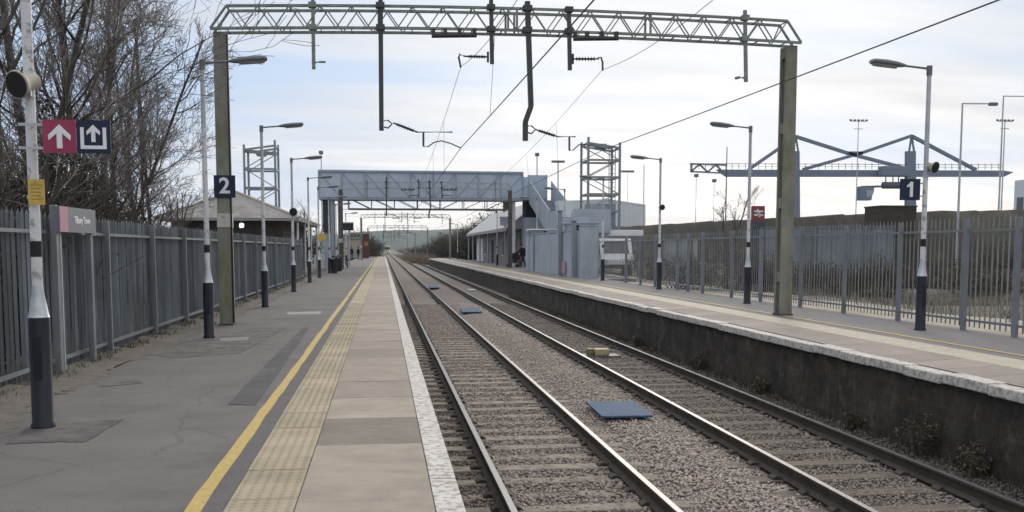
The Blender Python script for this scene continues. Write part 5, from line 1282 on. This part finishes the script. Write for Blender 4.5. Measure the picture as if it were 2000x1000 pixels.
shade = nd(nt, 'ShaderNodeMapRange'); shade.inputs['From Min'].default_value = .3; shade.inputs['From Max'].default_value = .7; shade.inputs['To Min'].default_value = .86; shade.inputs['To Max'].default_value = 1.08; nt.links.new(n2_.outputs['Fac'], shade.inputs['Value'])
br_ = mth('MULTIPLY', shade.outputs[0], mth('ADD', mth('ADD', 6.8, mth('MULTIPLY', mth('POWER', mth('SUBTRACT', 1.0, zc, True), 18.0), 6.5)), mth('MULTIPLY', glow, 2.6)))
cc = nd(nt, 'ShaderNodeVectorMath', operation='SCALE'); cc.inputs[0].default_value = (1, 1, 1); nt.links.new(br_, cc.inputs['Scale'])
warm = nd(nt, 'ShaderNodeMix', data_type='RGBA'); nt.links.new(mth('MULTIPLY', hor, 1.15, True), warm.inputs['Factor']); warm.inputs['A'].default_value = (.985, .99, 1.01, 1); warm.inputs['B'].default_value = (1.07, .99, .90, 1); nt.links.new(warm.outputs['Result'], cc.inputs[0])
blue = nd(nt, 'ShaderNodeMix', data_type='RGBA'); blue.inputs['Factor'].default_value = .92; nt.links.new(sky.outputs[0], blue.inputs['A']); blue.inputs['B'].default_value = (4.7, 6.05, 8.2, 1)
mx = nd(nt, 'ShaderNodeMix', data_type='RGBA'); nt.links.new(covm, mx.inputs['Factor']); nt.links.new(blue.outputs['Result'], mx.inputs['A']); nt.links.new(cc.outputs[0], mx.inputs['B'])
# overcast sky brighter overhead; boost above the view added to light the ground
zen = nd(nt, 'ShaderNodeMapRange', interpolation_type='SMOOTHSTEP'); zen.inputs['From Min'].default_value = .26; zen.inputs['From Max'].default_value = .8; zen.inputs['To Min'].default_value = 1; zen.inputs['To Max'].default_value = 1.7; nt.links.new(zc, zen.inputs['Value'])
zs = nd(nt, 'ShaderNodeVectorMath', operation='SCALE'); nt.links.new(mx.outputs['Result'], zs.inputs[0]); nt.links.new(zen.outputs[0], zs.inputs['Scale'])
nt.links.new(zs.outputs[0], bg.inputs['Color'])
sd = bpy.data.lights.new('sun', 'SUN'); so = bpy.data.objects.new('sun', sd); C.objects.link(so); sd.energy = 1.1; sd.angle = R(18); sd.color = (1, .92, .80)
so.rotation_euler = V((math.sin(az) * math.cos(el), math.cos(az) * math.cos(el), math.sin(el))).to_track_quat('Z', 'Y').to_euler()

# air
HAZE = True
if HAZE:
    hb = MB().box(-5600, 5600, -1000, 6800, -3.5, 90).build('haze', M('haze_air', (1, 1, 1))); hb['kind'] = 'stuff'; tag(hb, 'thin pale haze over the far hills and port', 'haze')
    hm = bpy.data.materials.new('haze_volume'); hm.use_nodes = True; n_ = hm.node_tree; n_.nodes.clear(); ou = n_.nodes.new('ShaderNodeOutputMaterial'); pv = n_.nodes.new('ShaderNodeVolumePrincipled'); pv.inputs['Color'].default_value = (.78, .89, 1, 1); pv.inputs['Density'].default_value = .00014; n_.links.new(pv.outputs[0], ou.inputs['Volume'])
    hb.data.materials.clear(); hb.data.materials.append(hm)

sc.view_settings.view_transform = 'Standard'; sc.view_settings.look = 'None'; sc.view_settings.exposure = .2; sc.view_settings.gamma = 1
sc.cycles.use_denoising = True; sc.cycles.max_bounces = 5; sc.cycles.volume_bounces = 0
